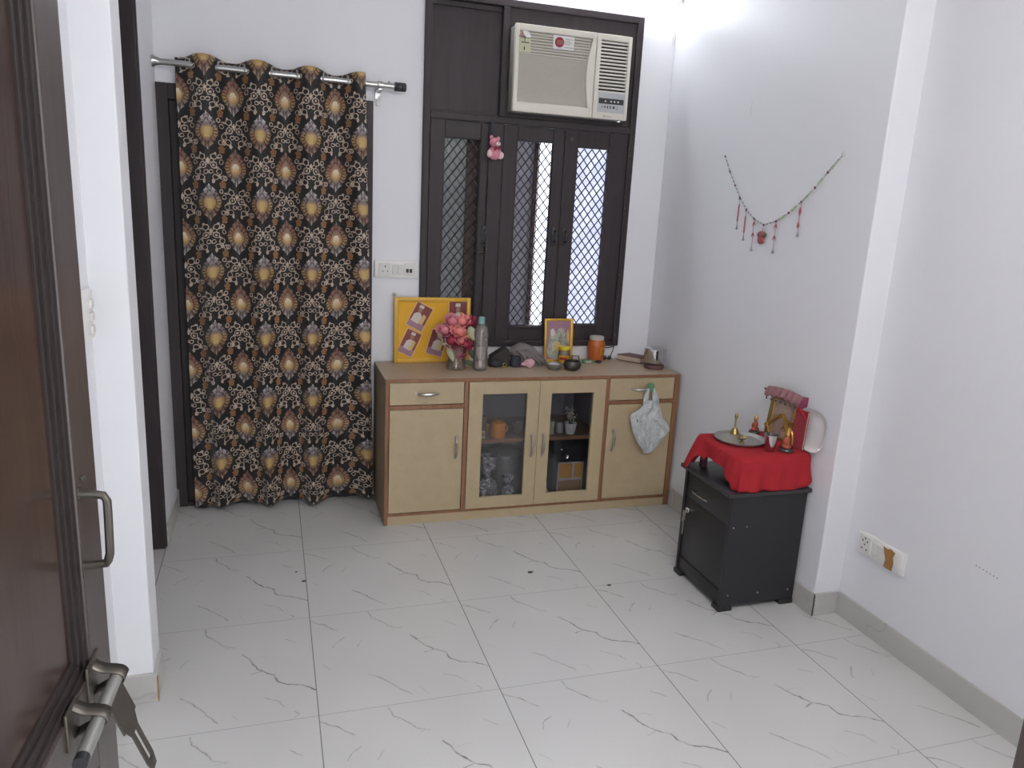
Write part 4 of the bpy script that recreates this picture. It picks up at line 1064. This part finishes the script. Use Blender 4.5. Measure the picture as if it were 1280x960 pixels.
m = lump('c', [(TZ+.0, 1.708, 1.760), (TZ+.02, 1.703, 1.765), (TZ+.045, 1.706, 1.765), (TZ+.058, 1.715, 1.755), (TZ+.06, 1.73, 1.735)], .452, .025, DARKCLOTH, .15, 8)
m.build('dark_lining', gc, smooth=80)
m = MB(GREYCLOTH)
for k in range(4):
    m.tube([(1.735+.035*k, .445-.004*k, TZ+.095-.012*k), (1.765+.035*k, .437, TZ+.075-.012*k), (1.79+.036*k, .44, TZ+.04-.006*k), (1.80+.036*k, .445, TZ+.010)], [.006, .011, .010, .006], 8)
m.build('fold', gc, smooth=80)
m = MB(PINKCLOTH); m.ball((1.806, .425, TZ+.024), (.028, .018, .024), 3, .35, 3, seed=3); m.ball((1.774, .428, TZ+.018), (.014, .010, .010), 2, .3, 3)
tag(m.build('pink_cloth', base=(1.80, .425, TZ)), 'small scrunched pale pink cloth lying before the grey cloth', 'cloth')

def bowl(at, r, h, lab_, mat=DULLSTEEL, lid=False):
    t = thing('steel_bowl', lab_, 'bowl', at)
    MB(mat).lathe([(0, 0), (r*.5, 0), (r*.85, h*.35), (r, h*.75), (r*1.02, h), (r*.96, h), (r*.93, h*.75), (r*.75, h*.35), (r*.45, h*.12), (0, h*.1)], at, 30).build('bowl', t)
    return t
b1 = bowl((1.930, .378, TZ), .044, .032, 'small shallow steel bowl with white content left of the round steel pot')
MB(WHITEMEL).lathe([(0, .030), (.03, .028), (.034, .020), (0, .02)], (1.930, .378, TZ), 20).build('content', b1)
b2 = thing('lidded_bowl', 'rounded metal bowl below the gold framed picture, in front of the yellow jar', 'bowl', (2.022, .345, TZ))
MB(OLDSTEEL).lathe([(0, 0), (.028, 0), (.043, .014), (.048, .03), (.046, .042), (.043, .05), (.040, .05), (.041, .04), (.040, .03), (0, .006)], (2.022, .345, TZ), 32).build('bowl', b2)
m = MB(VASEG); m.lathe([(0, 0), (.030, 0), (.031, .008), (.022, .06), (.0, .062)], (2.072, .43, TZ), 22); tag(m.build('glass_cup', base=(2.072, .43, TZ)), 'upturned cloudy glass between the yellow jar and the orange jar', 'glass')
yj = thing('spice_jar', 'small jar with yellow lid and label below the gold framed picture', 'jar', (2.026, .485, TZ))
MB(VASEG).lathe([(0, 0), (.028, 0), (.033, .008), (.033, .065), (.029, .078), (.029, .084), (0, .084)], (2.026, .485, TZ), 28).build('jar_body', yj)
MB(YCAP).lathe([(.0315, .084), (.033, .088), (.033, .100), (.030, .103), (0, .103)], (2.026, .485, TZ), 28).build('lid', yj)
m = MB(YPACK); m.grid(lambda i, j: Vector((2.026+.0342*math.cos(-PI/2+(i-.5)*2.6), .485+.0342*math.sin(-PI/2+(i-.5)*2.6), TZ+.012+.045*j)), 20, 1)
m.use(RED); m.grid(lambda i, j: Vector((2.026+.0348*math.cos(-PI/2+(i-.85)*1.3), .485+.0348*math.sin(-PI/2+(i-.85)*1.3), TZ+.032+.014*j)), 8, 1)
lab(m.build('label', yj), 'yellow and red label')
oj = thing('orange_jar', 'tall orange jar with pale screw lid right of the gold framed picture', 'jar', (2.262, .585, TZ))
MB(ORANGE).lathe([(0, 0), (.040, 0), (.046, .006), (.046, .035), (.0485, .045), (.050, .060), (.0485, .075), (.0505, .088), (.0495, .102), (.042, .118), (.038, .128), (0, .128)], (2.262, .585, TZ), 36).build('jar_body', oj)
MB(WHITEFR).lathe([(.040, .122), (.0415, .124), (.0415, .140), (.038, .143), (0, .143)], (2.262, .585, TZ), 30).build('lid', oj)
m = MB(YPACK)
m.grid(lambda i, j: Vector((2.262+.0512*math.cos(-PI/2+.35+(i-.5)*.55), .585+.0512*math.sin(-PI/2+.35+(i-.5)*.55), TZ+.040+.045*j)), 10, 1)
m.use(DARKBASE)
for a0 in (.22, .38, .5): m.grid(lambda i, j, a0=a0: Vector((2.262+.0518*math.cos(-PI/2+a0+i*.05), .585+.0518*math.sin(-PI/2+a0+i*.05), TZ+.048+.022*j)), 2, 1)
m.build('label', oj)
gf = thing('gold_picture_frame', 'upright gold framed devotional picture leaning against the window frame', 'picture frame', (2.025, .57, TZ))
M_ = fr((1.938, .565, TZ), 1.5, -5); gw, gh_ = .172, .243
m = MB(GOLD); m.X = M_
m.box(0, .012, -.009, .009, 0, gh_, .003); m.box(gw-.015, gw, -.009, .009, 0, gh_, .003); m.box(.01, gw-.01, -.009, .009, 0, .013, .003); m.box(.01, gw-.01, -.009, .009, gh_-.013, gh_, .003)
m.build('frame', gf)
m = MB(MAUVE); m.X = M_; m.box(.010, gw-.012, -.002, .006, .010, gh_-.010)
def blob(cx, cz, rx, rz_, mt, d, seed=0, n=18): m.use(mt).prism([(cx+rx*math.cos(2*PI*k/n)*(1+.18*noise.noise(Vector((k*.7, seed, 0)))), cz+rz_*math.sin(2*PI*k/n)*(1+.18*noise.noise(Vector((k*.7, seed, 5))))) for k in range(n)], d-.001, d)
blob(.078, .058, .060, .046, PRGREY, -.0022, 1); blob(.055, .105, .030, .065, PRMIX, -.0026, 2); blob(.100, .150, .028, .042, PRMIX, -.003, 3)
blob(.105, .10, .040, .045, PRMIX, -.0030, 4); blob(.080, .085, .020, .030, PRYEL, -.0034, 5); blob(.048, .165, .013, .022, PRWHITE, -.0034, 6); blob(.140, .13, .008, .05, PRYEL, -.003, 8)
m.build('picture', gf, smooth=0)
m = MB(GREEN); m.box(2.150, 2.215, .50, .525, TZ, TZ+.018, .003, M=RZ(12, (2.18, .51, TZ))); m.use(PRWHITE).box(2.165, 2.20, .498, .5, TZ+.004, TZ+.014, .0005, M=RZ(12, (2.18, .51, TZ)))
tag(m.build('small_packet', base=(2.18, .51, TZ)), 'small pale green packet lying in front of the orange jar', 'packet')
m = MB(BLACKPL); m.ball((2.322, .592, TZ+.014), (.014, .008, .012), 2); m.ball((2.354, .592, TZ+.013), (.013, .008, .012), 2); m.tube([(2.325, .588, TZ+.010), (2.352, .588, TZ+.010)], .004, 6)
tag(m.build('hair_clip', base=(2.338, .59, TZ)), 'small dark hair clip lying right of the orange jar', 'clip')
m = MB(BLACKPL); m.ball((2.250, .515, TZ+.008), (.022, .008, .008), 2)
tag(m.build('trinket', base=(2.25, .515, TZ)), 'tiny dark trinket at the foot of the orange jar', 'trinket')
bk = thing('book', 'closed maroon book lying flat beside the steel pot', 'book', (2.52, .56, TZ))
Mb = RZ(-38, (2.51, .50, TZ))
bp = [(2.418, .588), (2.496, .478), (2.580, .520), (2.520, .626)]
def inset(pl, f):
    cx = sum(a for a, b in pl)/4; cy = sum(b for a, b in pl)/4
    return [(cx+(a-cx)*f, cy+(b-cy)*f) for a, b in pl]
bp = [(2.405, .600), (2.494, .470), (2.575, .510), (2.500, .630)]
m = MB(BOOKC); m.prism(bp, TZ, TZ+.004, 'xy'); m.prism(bp, TZ+.030, TZ+.034, 'xy'); m.build('cover', bk, smooth=0)
m = MB(PAPER); m.prism(inset(bp, .95), TZ+.004, TZ+.030, 'xy'); m.build('pages', bk, smooth=0)
sp = thing('steel_container', 'round polished steel container at the right end of the sideboard', 'container', (2.525, .36, TZ))
MB(BOOKC).lathe([(0, 0), (.052, 0), (.056, .006), (.054, .020), (.05, .024), (0, .024)], (2.525, .365, TZ), 36).build('stand_ring', sp)
MB(STEEL).lathe([(0, .024), (.045, .024), (.056, .032), (.060, .045), (.0615, .10), (.0625, .108), (.060, .111), (.056, .112), (.035, .118), (0, .119)], (2.525, .365, TZ), 40).build('container_body', sp)
m = MB(BLACKPL); m.tube([(2.385, .606, .836), (2.345, .61, .824), (2.318, .614, .830)], .0025, 6); m.tube([(2.385, .606, .836), (2.378, .612, .80), (2.365, .62, .762)], .0022, 6)
tag(m.build('cable', base=(2.385, .6, .8)), 'thin dark cable drooping below the right corner of the window', 'cable')

# polythene bag on the drawer handle
pbg = thing('carrier_bag', 'white plastic bag hanging from the right drawer handle', 'bag', (2.42, .165, .33))
rows = [(.625, 2.382, 2.455), (.60, 2.372, 2.468), (.575, 2.350, 2.478), (.552, 2.306, 2.486), (.53, 2.300, 2.492), (.505, 2.306, 2.520), (.475, 2.316, 2.540), (.455, 2.322, 2.546), (.435, 2.330, 2.530), (.405, 2.345, 2.508), (.380, 2.362, 2.492), (.360, 2.378, 2.470), (.342, 2.395, 2.450), (.332, 2.402, 2.440)]
m = MB(BAG)
def bagf(i, j):
    t = j*(len(rows)-1); k = min(int(t), len(rows)-2); u = t-k
    z, x0, x1 = [rows[k][q]*(1-u)+rows[k+1][q]*u for q in range(3)]
    a = 2*PI*i; cx = (x0+x1)/2; rx = (x1-x0)/2
    tk = .026*math.sin(PI*(.15+.8*j))**.6
    nn = noise.noise(Vector((math.cos(a)*1.7, math.sin(a)*1.7, j*3.5)))
    wr = noise.noise(Vector((math.cos(a)*9+2*j, j*2.2, 3)))*.016 + noise.noise(Vector((math.cos(a)*20, j*9, 1)))*.006
    return Vector((cx + rx*math.cos(a)*(1+.04*nn), .156 + tk*math.sin(a)*(1+.5*nn) + wr, z + .008*nn))
m.grid(bagf, 60, 44, closeu=True)
m.build('bag_body', pbg, smooth=80)
def strip(c0, c1, w0, w1, y0, y1, sd):
    m = MB(BAG)
    def f(i, j):
        a = 2*PI*i
        cx = c0[0]*(1-j)+c1[0]*j + .010*math.sin(PI*j)*sd; z = c0[1]*(1-j)+c1[1]*j; w_ = w0*(1-j)**1.3+w1*(1-(1-j)**1.3)
        nn = noise.noise(Vector((math.cos(a)*4+sd, math.sin(a)*2, j*4)))*.004
        return Vector((cx + w_*math.cos(a), y0*(1-j)+y1*j + .007*math.sin(a)+nn, z))
    m.grid(f, 24, 20, closeu=True); m.build('bag_handle', pbg, smooth=80)
strip((2.395, .590), (2.404, .692), .024, .009, .165, .172, -1); strip((2.440, .590), (2.424, .692), .028, .010, .160, .170, 1)
m = MB(BLACKPL); m.ball((2.335, .1445, .520), (.010, .004, .018), 2, rot=Matrix.Rotation(.25, 4, 'Y')); m.build('handle_hole', pbg)
m = MB(GREEN); m.box(2.398, 2.430, .160, .185, .684, .716, .007); m.box(2.404, 2.424, .160, .17, .672, .688, .004)
tag(m.build('bag_clip', base=(2.414, .17, .69)), 'small green clip holding the white bag on the drawer handle', 'clip')

# nail above the photo board
m = MB(WHITEFR); m.ball((1.105, YB-.004, 1.118), (.012, .006, .010), 2); tag(m.build('wall_nail', base=(1.105, YB, 1.118)), 'pale wall plug just above the yellow photo board', 'wall plug')

# ------------------------------------------------------------------ black bedside cabinet with small shrine
nx0, nx1, ny0, ny1, nz = 2.236, 2.598, -.912, -.545, .527
ns = thing('bedside_cabinet', 'black wooden bedside cabinet with a drawer against the right wall', 'cabinet', (2.42, -.73, 0))
m = MB(BLACKLAM)
m.box(nx0, nx1, ny0, ny0+.016, .022, nz-.018, .001); m.box(nx0, nx1, ny1-.016, ny1, .022, nz-.018, .001); m.box(nx1-.01, nx1, ny0+.016, ny1-.016, .022, nz-.018)
m.box(nx0+.006, nx1-.01, ny0+.016, ny1-.016, .09, .106); m.box(nx0+.006, nx1-.01, ny0+.016, ny1-.016, .37, .385)
m.build('carcass', ns, smooth=0)
MB(BLACKTOP).box(nx0-.022, nx1+.010, ny0-.014, ny1+.012, nz-.018, nz, .003).build('top_panel', ns)
MB(BLACKLAM).box(nx0+.004, nx0+.02, ny0+.017, ny1-.017, .022, .088, .002).build('plinth', ns)
dr = MB(BLACKLAM).box(nx0+.004, nx0+.02, ny0+.018, ny1-.018, .382, .506, .002).build('drawer', ns)
m = MB(STEEL); m.tube([(nx0+.004, -.650, .436), (nx0-.02, -.652, .436), (nx0-.024, -.665, .436), (nx0-.024, -.752, .436), (nx0-.02, -.766, .436), (nx0+.004, -.768, .436)], .0042, 8); m.build('drawer_handle', dr)
dd = MB(BLACKLAM).box(nx0+.004, nx0+.02, ny0+.018, ny1-.018, .093, .378, .002).build('door', ns)
m = MB(STEEL); m.lathe([(0, -.014), (.012, -.014), (.014, -.010), (.014, 0), (0, 0)], (nx0+.004, -.603, .327), 18, axis='x'); m.build('lock', dd)
ky = MB(DULLSTEEL); ky.box(nx0-.022, nx0-.018, -.612, -.594, .30, .325, .001); ky.tube([(nx0-.02, -.600, .31), (nx0-.018, -.592, .285), (nx0-.016, -.589, .27)], .004, 6); ky.box(nx0-.012, nx0-.008, -.590, -.583, .205, .270, .001); ky.ball((nx0-.012, -.594, .283), (.003, .009, .008), 1)
ky.build('key', dd)
for a, b in ((nx0, ny0), (nx0, ny1-.045), (nx1-.06, ny0), (nx1-.06, ny1-.045)):
    MB(BLACKPL).box(a-.006, a+.060, b-.006, b+.05, 0, .022, .003).build('foot', ns)
for x, z in ((2.259, .374), (2.322, .375), (2.272, .070), (2.417, .068), (2.567, .066)):
    MB(STEEL).lathe([(0, -.0015), (.0035, -.001), (.004, 0), (0, 0)], (x, ny0, z), 10, axis='y').build('screw', ns)

# low stool under the cloth
PT = .672
st = thing('low_stool', 'small dark stool under the red cloth on the bedside cabinet', 'stool', (2.43, -.74, nz))
MB(WOODSTOOL).box(2.262, 2.592, -.892, -.580, PT-.03, PT-.002, .003).build('seat', st)
for a in (2.275, 2.555):
    for b in (-.88, -.61): MB(WOODSTOOL).box(a, a+.025, b, b+.025, nz, PT-.03, .002).build('leg', st)
# red cloth
tc = MB(REDCLOTH)
X0, X1, Y0, Y1 = 2.254, 2.600, -.900, -.572
corners = [(X0, Y1), (X0, Y0), (X1, Y0), (X1, Y1)]
def drop(s):
    """cloth drop along the edge; s: 0..1 left side back to front, 1..2 front, 2..3 right, 3..4 back"""
    k = [(0, .143), (.10, .142), (.16, .085), (.24, .07), (.30, .085), (.34, .066), (.5, .062), (.7, .074), (.80, .080), (.83, .105), (.90, .112), (.92, .138), (1.0, .141), (1.08, .141), (1.5, .142), (1.75, .143), (1.88, .135), (2.0, .11), (2.2, .03), (3, .02), (3.8, .05), (4.0, .143)]
    for (a, u), (b, v) in zip(k, k[1:]):
        if a <= s <= b: return u + (v-u)*(s-a)/(b-a)
    return .05
def flare(s):
    k = [(0, .045), (.1, .045), (.25, .012), (.6, .006), (.9, .004), (1.0, .012), (1.1, .004), (1.4, .012), (1.7, .008), (2.0, .012), (2.3, .004), (4.0, .012)]
    for (a, u), (b, v) in zip(k, k[1:]):
        if a <= s <= b: return u + (v-u)*(s-a)/(b-a)
    return 0
NS = 160; NR = 12; NT = 14
def edge(s, ins=0):
    s = s % 4; k = int(s); t = s-k; a = corners[k]; b = corners[(k+1) % 4]
    x = a[0]+(b[0]-a[0])*t; y = a[1]+(b[1]-a[1])*t
    cx, cy = (X0+X1)/2, (Y0+Y1)/2
    d = Vector((x-cx, y-cy)); 
    # round the corners a little
    e = min(t, 1-t)
    pull = .012*max(0, 1-e/.06)
    d2 = d.normalized()
    return Vector((x, y)) - d2*pull, d2
def nrm(s):
    s = s % 4; k = int(s); n = [Vector((-1, 0)), Vector((0, -1)), Vector((1, 0)), Vector((0, 1))]
    t = s-k; r = n[k]
    if t < .08: r = r.lerp(n[k-1], .5*(1-t/.08))
    if t > .92: r = r.lerp(n[(k+1) % 4], .5*(t-.92)/.08)
    return r.normalized()
t_ = bmesh.new()
def ringpt(i, j):
    s = 4*i/NS
    e, d2 = edge(s)
    if j <= NT:   # top, from centre outwards
        c = Vector(((X0+X1)/2, (Y0+Y1)/2)); p = c.lerp(e, (j/NT))
        z = PT + .0015 + .0015*noise.noise(Vector((p.x*20, p.y*20, 0))) - (.004 if j == NT else 0)
        return Vector((p.x, p.y, z))
    k = (j-NT)/NR; D = drop(s); F = flare(s); n_ = nrm(s)
    wr = .006*math.sin(s*17)*k + .007*noise.noise(Vector((s*3.2, k*1.3, 4)))*k*2
    off = .004 + F*k + wr*.8
    if 1 < s < 2: off += (.007*math.sin((s-1)*PI*3.4+.5) + .005*math.sin((s-1)*PI*8+k*2.5))*k + .008
    else: off += .005*math.sin(s*PI*7+k*2)*k
    z = PT + .0015 - .004 - D*k - .0 
    z = max(z, nz+.003)
    x = e.x + n_.x*off; y = e.y + n_.y*off
    x = min(x, XR-.004)
    return Vector((x, y, z))
VV = [[None]*(NT+NR+1) for _ in range(NS)]
cv = t_.verts.new(((X0+X1)/2, (Y0+Y1)/2, PT+.0015))
for i in range(NS):
    for j in range(1, NT+NR+1): VV[i][j] = t_.verts.new(ringpt(i, j))
for i in range(NS):
    i2 = (i+1) % NS
    t_.faces.new((cv, VV[i][1], VV[i2][1]))
    for j in range(1, NT+NR): t_.faces.new((VV[i][j], VV[i][j+1], VV[i2][j+1], VV[i2][j]))
bmesh.ops.recalc_face_normals(t_, faces=t_.faces); tc._add(t_)
rc = tag(tc.build('red_cloth', base=(2.43, -.74, PT), smooth=60, solid=.0016), 'red cloth draped over the bedside cabinet shrine', 'cloth')

CTZ = PT + .0045
ty_ = cyl_thing('steel_tray', 'round steel tray on the red cloth', 'tray', (2.386, -.700, CTZ), [(0, 0), (.088, 0), (.098, .004), (.106, .012), (.108, .012), (.1075, .009), (.099, .001), (.0, -.0005)][::1], DULLSTEEL, seg=48)
bz = CTZ + .001
be = thing('hand_bell', 'small brass hand bell standing at the back of the steel tray', 'bell', (2.418, -.612, bz))
MB(BRASS).lathe([(.020, 0), (.0195, .004), (.015, .012), (.012, .022), (.007, .028), (0, .029)], (2.418, -.612, bz), 24).build('bell_cup', be)
MB(BRASS).lathe([(.005, .028), (.004, .034), (.0055, .038), (.004, .042), (.004, .066), (.0055, .070), (.008, .076), (.007, .086), (.003, .094), (0, .097)], (2.418, -.612, bz), 16).build('bell_handle', be)
di = thing('oil_lamp', 'tiny brass oil lamp in the middle of the steel tray', 'oil lamp', (2.370, -.738, bz))
MB(BRASS).lathe([(0, 0), (.012, 0), (.010, .003), (.004, .008), (.005, .012), (.018, .018), (.024, .026), (.022, .026), (.016, .021), (0, .018)], (2.370, -.738, bz), 24).build('lamp_bowl', di)
MB(PRWHITE).ball((2.362, -.745, bz+.024), (.006, .004, .004), 1).build('wick', di)
cyl_thing('steel_tumbler', 'small steel tumbler on the red cloth beside the tray', 'tumbler', (2.428, -.850, CTZ), [(0, 0), (.019, 0), (.021, .003), (.0275, .070), (.0285, .071), (.0265, .071), (.019, .006), (0, .006)], STEEL, seg=32)

def figure(name, label, at, s, robe, arch, base=True):
    t = thing(name, label, 'figurine', at, 'small idols on the red cloth'); x, y, z = at
    m = MB(DARKBASE); m.lathe([(0, 0), (.030*s, 0), (.032*s, .004*s), (.028*s, .012*s), (0, .013*s)], at, 24); m.build('base', t)
    m = MB(robe); m.ball((x, y, z+.020*s), (.022*s, .019*s, .012*s), 2); m.ball((x, y, z+.042*s), (.015*s, .011*s, .024*s), 2); m.ball((x-.006*s, y-.015*s, z+.035*s), (.006*s, .006*s, .014*s), 1); m.ball((x-.006*s, y+.015*s, z+.035*s), (.006*s, .006*s, .014*s), 1)
    m.build('robe', t)
    m = MB(SKINGOLD); m.ball((x-.002*s, y, z+.073*s), (.010*s, .010*s, .012*s), 2); m.lathe([(.010*s, 0), (.009*s, .006*s), (.003*s, .016*s), (0, .018*s)], (x, y, z+.080*s), 12); m.ball((x-.008*s, y, z+.074*s), (.002*s, .002*s, .003*s), 1)
    m.build('head', t)
    if arch:
        m = MB(GOLDTIN); m.tube([(x+.008*s, y+.020*s*math.cos(a), z+.045*s+.044*s*math.sin(a)) for a in [-.3+(PI+.6)*k/14 for k in range(15)]], .004*s, 6)
        m.build('halo', t)
    return t
figure('figurine', 'small orange robed idol standing between the bell and the shrine picture', (2.524, -.608, CTZ), .85, ORANGECL, False)
figure('figurine', 'gold haloed idol in red on a round dark base at the right front', (2.500, -.862, CTZ), 1.0, ORANGECL, True)

# shrine picture leaning on the wall, facing the room (-x)
def wall_lean(y_left, xb, xt, h):
    """frame on a leaning plane: local x runs along -y from y_left, local z up, local y into the wall"""
    tilt = math.atan2(xt-xb, h)
    ex = Vector((0, -1, 0)); ez = Vector((math.sin(tilt), 0, math.cos(tilt))); ey = ez.cross(ex)
    M = Matrix.Identity(4)
    for r in range(3): M[r][0] = ex[r]; M[r][1] = ey[r]; M[r][2] = ez[r]
    M[0][3], M[1][3], M[2][3] = xb, y_left, CTZ
    return M
sf = thing('shrine_picture', 'framed deity picture with pink frilled canopy leaning on the right wall', 'picture frame', (2.56, -.70, CTZ))
# turned a little so that its left side comes forward
SM = Matrix.Translation((2.558, -.635, CTZ)) @ Matrix.Rotation(math.radians(-83), 4, 'Z') @ Matrix.Rotation(math.radians(-6.5), 4, 'X')
fw, fh = .166, .184
m = MB(BRASS); m.X = SM
m.box(0, .016, -.008, .008, 0, fh, .003); m.box(fw-.016, fw, -.008, .008, 0, fh, .003); m.box(.014, fw-.014, -.008, .008, 0, .014, .003); m.box(.014, fw-.014, -.008, .008, fh-.014, fh, .003)
m.build('frame', sf)
m = MB(SHRINEPIC); m.X = SM; m.box(.012, fw-.012, -.003, .006, .012, fh-.012); m.build('picture', sf, smooth=0)
m = MB(GOLD); m.X = SM

m.bm.free()
for x0 in (.020, fw-.024):
    m = MB(GOLD); m.X = SM; m.box(x0, x0+.004, -.0045, -.002, .03, fh-.03); m.build('gilt_line', sf, smooth=0)
def SP(x, y, z): return SM @ Vector((x, y, z))
m = MB(VALANCE); m.X = SM
def val(i, j):
    x = -.022 + (fw+.040)*i; sc_ = abs(math.sin(i*PI*6))
    z = fh + .030 - .006*(i-.3)**2*20*0 - j*(.038 + .010*sc_)
    return Vector((x, -.016 - .016*math.sin(PI*j*.6) + .003*math.sin(i*PI*12), z + .010*math.sin(PI*i)))
m.grid(val, 60, 8); 
m.use(MAROONCL).grid(lambda i, j: Vector((fw+.004+.016*i, -.018+.03*i, fh+.030-.075*j)), 4, 6)
m.build('canopy_frill', sf, solid=.002)
for k in range(7):
    x = -.018 + (fw+.030)*(k+.5)/7
    m = MB(DARKBASE); m.X = SM; m.ball((x, -.032, fh-.020), (.0045, .004, .006), 1); m.build('canopy_bead', sf)
m = MB(DARKBASE); m.X = SM; m.ball((-.034, -.018, fh+.014), (.010, .005, .006), 1); m.build('canopy_tassel', sf)
m = MB(GOLDTIN)
rnd = random.Random(5)
pth = [(.008, .05), (.03, .062), (.055, .085), (.080, .108), (.100, .112), (.118, .090), (.135, .062), (.150, .045)]
for q in range(5):
    m.tube([SP(a+rnd.uniform(-.006, .006), -.018+rnd.uniform(-.005, .003), b+rnd.uniform(-.008, .008)) for a, b in pth], .0032, 6)
for q in range(16):
    a = rnd.uniform(.105, .155); b = rnd.uniform(.045, .10); m.ball(SP(a, -.022, b), (.006, .006, .006), 1)
m.tube([SP(.02, -.02, .055), SP(.05, -.03, .022), SP(.09, -.03, .010)], .0045, 6)
m.build('gold_garland', sf)
# red covered book and white plate behind
rbk = thing('red_booklet', 'red covered booklet leaning between the shrine picture and the white plate', 'booklet', (2.55, -.80, CTZ))
BM = Matrix.Translation((2.562, -.812, CTZ)) @ Matrix.Rotation(math.radians(-80), 4, 'Z') @ Matrix.Rotation(math.radians(-3), 4, 'X')
m = MB(REDBOOK); m.X = BM; m.box(0, .062, -.006, -.002, 0, .165, .001); m.box(0, .062, .004, .007, 0, .165, .001); m.build('cover', rbk, smooth=0)
m = MB(PAPER); m.X = BM; m.box(.002, .060, -.002, .004, .002, .162); m.build('pages', rbk, smooth=0)
m = MB(REDCLOTH); m.X = BM; m.tube([(.005, -.010, .172), (.02, -.012, .168), (.045, -.012, .152), (.06, -.010, .13)], [.003, .006, .006, .003], 8); m.build('ribbon', rbk)
wp = MB(WHITEMEL); PMx = Matrix.Translation((2.596, -.880, CTZ+.091)) @ Matrix.Rotation(math.radians(-88), 4, 'Z') @ Matrix.Rotation(math.radians(-4), 4, 'X') @ Matrix.Scale(.93, 4)
wp.X = PMx
def plate(i, j):
    a = 2*PI*i; n_ = 2.7
    c, s_ = math.cos(a), math.sin(a); R = (abs(c)**n_+abs(s_)**n_)**(-1/n_)
    prof = [(0, .010), (.060, .010), (.074, .006), (.092, -.004), (.096, -.005), (.096, -.003), (.076, .010), (.060, .0135), (0, .0135)]
    t = j*(len(prof)-1); k = min(int(t), len(prof)-2); u = t-k
    r = prof[k][0]*(1-u)+prof[k+1][0]*u; d = prof[k][1]*(1-u)+prof[k+1][1]*u
    return Vector((r*R*c, d, r*R*s_))
wp.grid(plate, 48, 24, closeu=True)
tag(wp.build('white_plate', base=(2.585, -.848, CTZ)), 'white plate leaning on the right wall behind the red booklet', 'plate')

# ------------------------------------------------------------------ bits on the floor
for (x, y, r, lb_) in ((1.571, -.425, .009, 'dark crumb on the floor in front of the sideboard glass doors'), (1.874, -.609, .007, 'dark crumb on the floor nearest the bedside cabinet'), (.591, -.304, .007, 'dark crumb on the floor joint in front of the curtain'), (.562, -.212, .0045, 'smallest dark crumb beside the floor joint before the curtain')):
    m = MB(DARKBASE); m.ball((x, y, r*.4), (r*1.4, r*.8, r*.45), 2, .3, 2, seed=x*9); tag(m.build('crumb', base=(x, y, 0)), lb_, 'crumb', 'dark crumbs on the floor')

# ------------------------------------------------------------------ light, world, camera
wd = bpy.data.worlds.new('world'); SC.world = wd; wd.use_nodes = True
bg = wd.node_tree.nodes['Background']; bg.inputs[0].default_value = (.93, .96, 1.0, 1); bg.inputs[1].default_value = 1.0
def area(name, loc, rot, sx, sy, e, col=(1, 1, 1)):
    L = bpy.data.lights.new(name, 'AREA'); L.shape = 'RECTANGLE'; L.size = sx; L.size_y = sy; L.energy = e; L.color = col
    o = bpy.data.objects.new(name, L); COL.objects.link(o); o.location = loc; o.rotation_euler = rot; return o
cam = bpy.data.cameras.new('camera'); co_ = bpy.data.objects.new('camera', cam); COL.objects.link(co_)
cam.sensor_width = 36; cam.lens = 948.2/1280*36; cam.clip_start = .05
rt = Vector((.95381, -.29634, .05063)); dn_ = Vector((-.0215, -.2352, -.9717)); fw_ = Vector((.29984, .92572, -.23066))
fw_.normalize(); rt = (rt - fw_*rt.dot(fw_)).normalized(); dn_ = fw_.cross(rt)
MM = Matrix.Identity(4)
for r in range(3): MM[r][0] = rt[r]; MM[r][1] = -dn_[r]; MM[r][2] = -fw_[r]
MM.translation = (.4851, -3.3656, 1.6113)
co_.matrix_world = MM
SC.camera = co_
vs = SC.view_settings; vs.view_transform = 'Standard'; vs.look = 'None'; vs.gamma = 1; vs.use_curve_mapping = False; vs.exposure = 2.03
SC.cycles.use_denoising = True
SC.cycles.max_bounces = 8; SC.cycles.diffuse_bounces = 5; SC.cycles.transparent_max_bounces = 12
SC.cycles.sample_clamp_indirect = 6
for o in bpy.data.objects:
    if 'base' in o: del o['base']
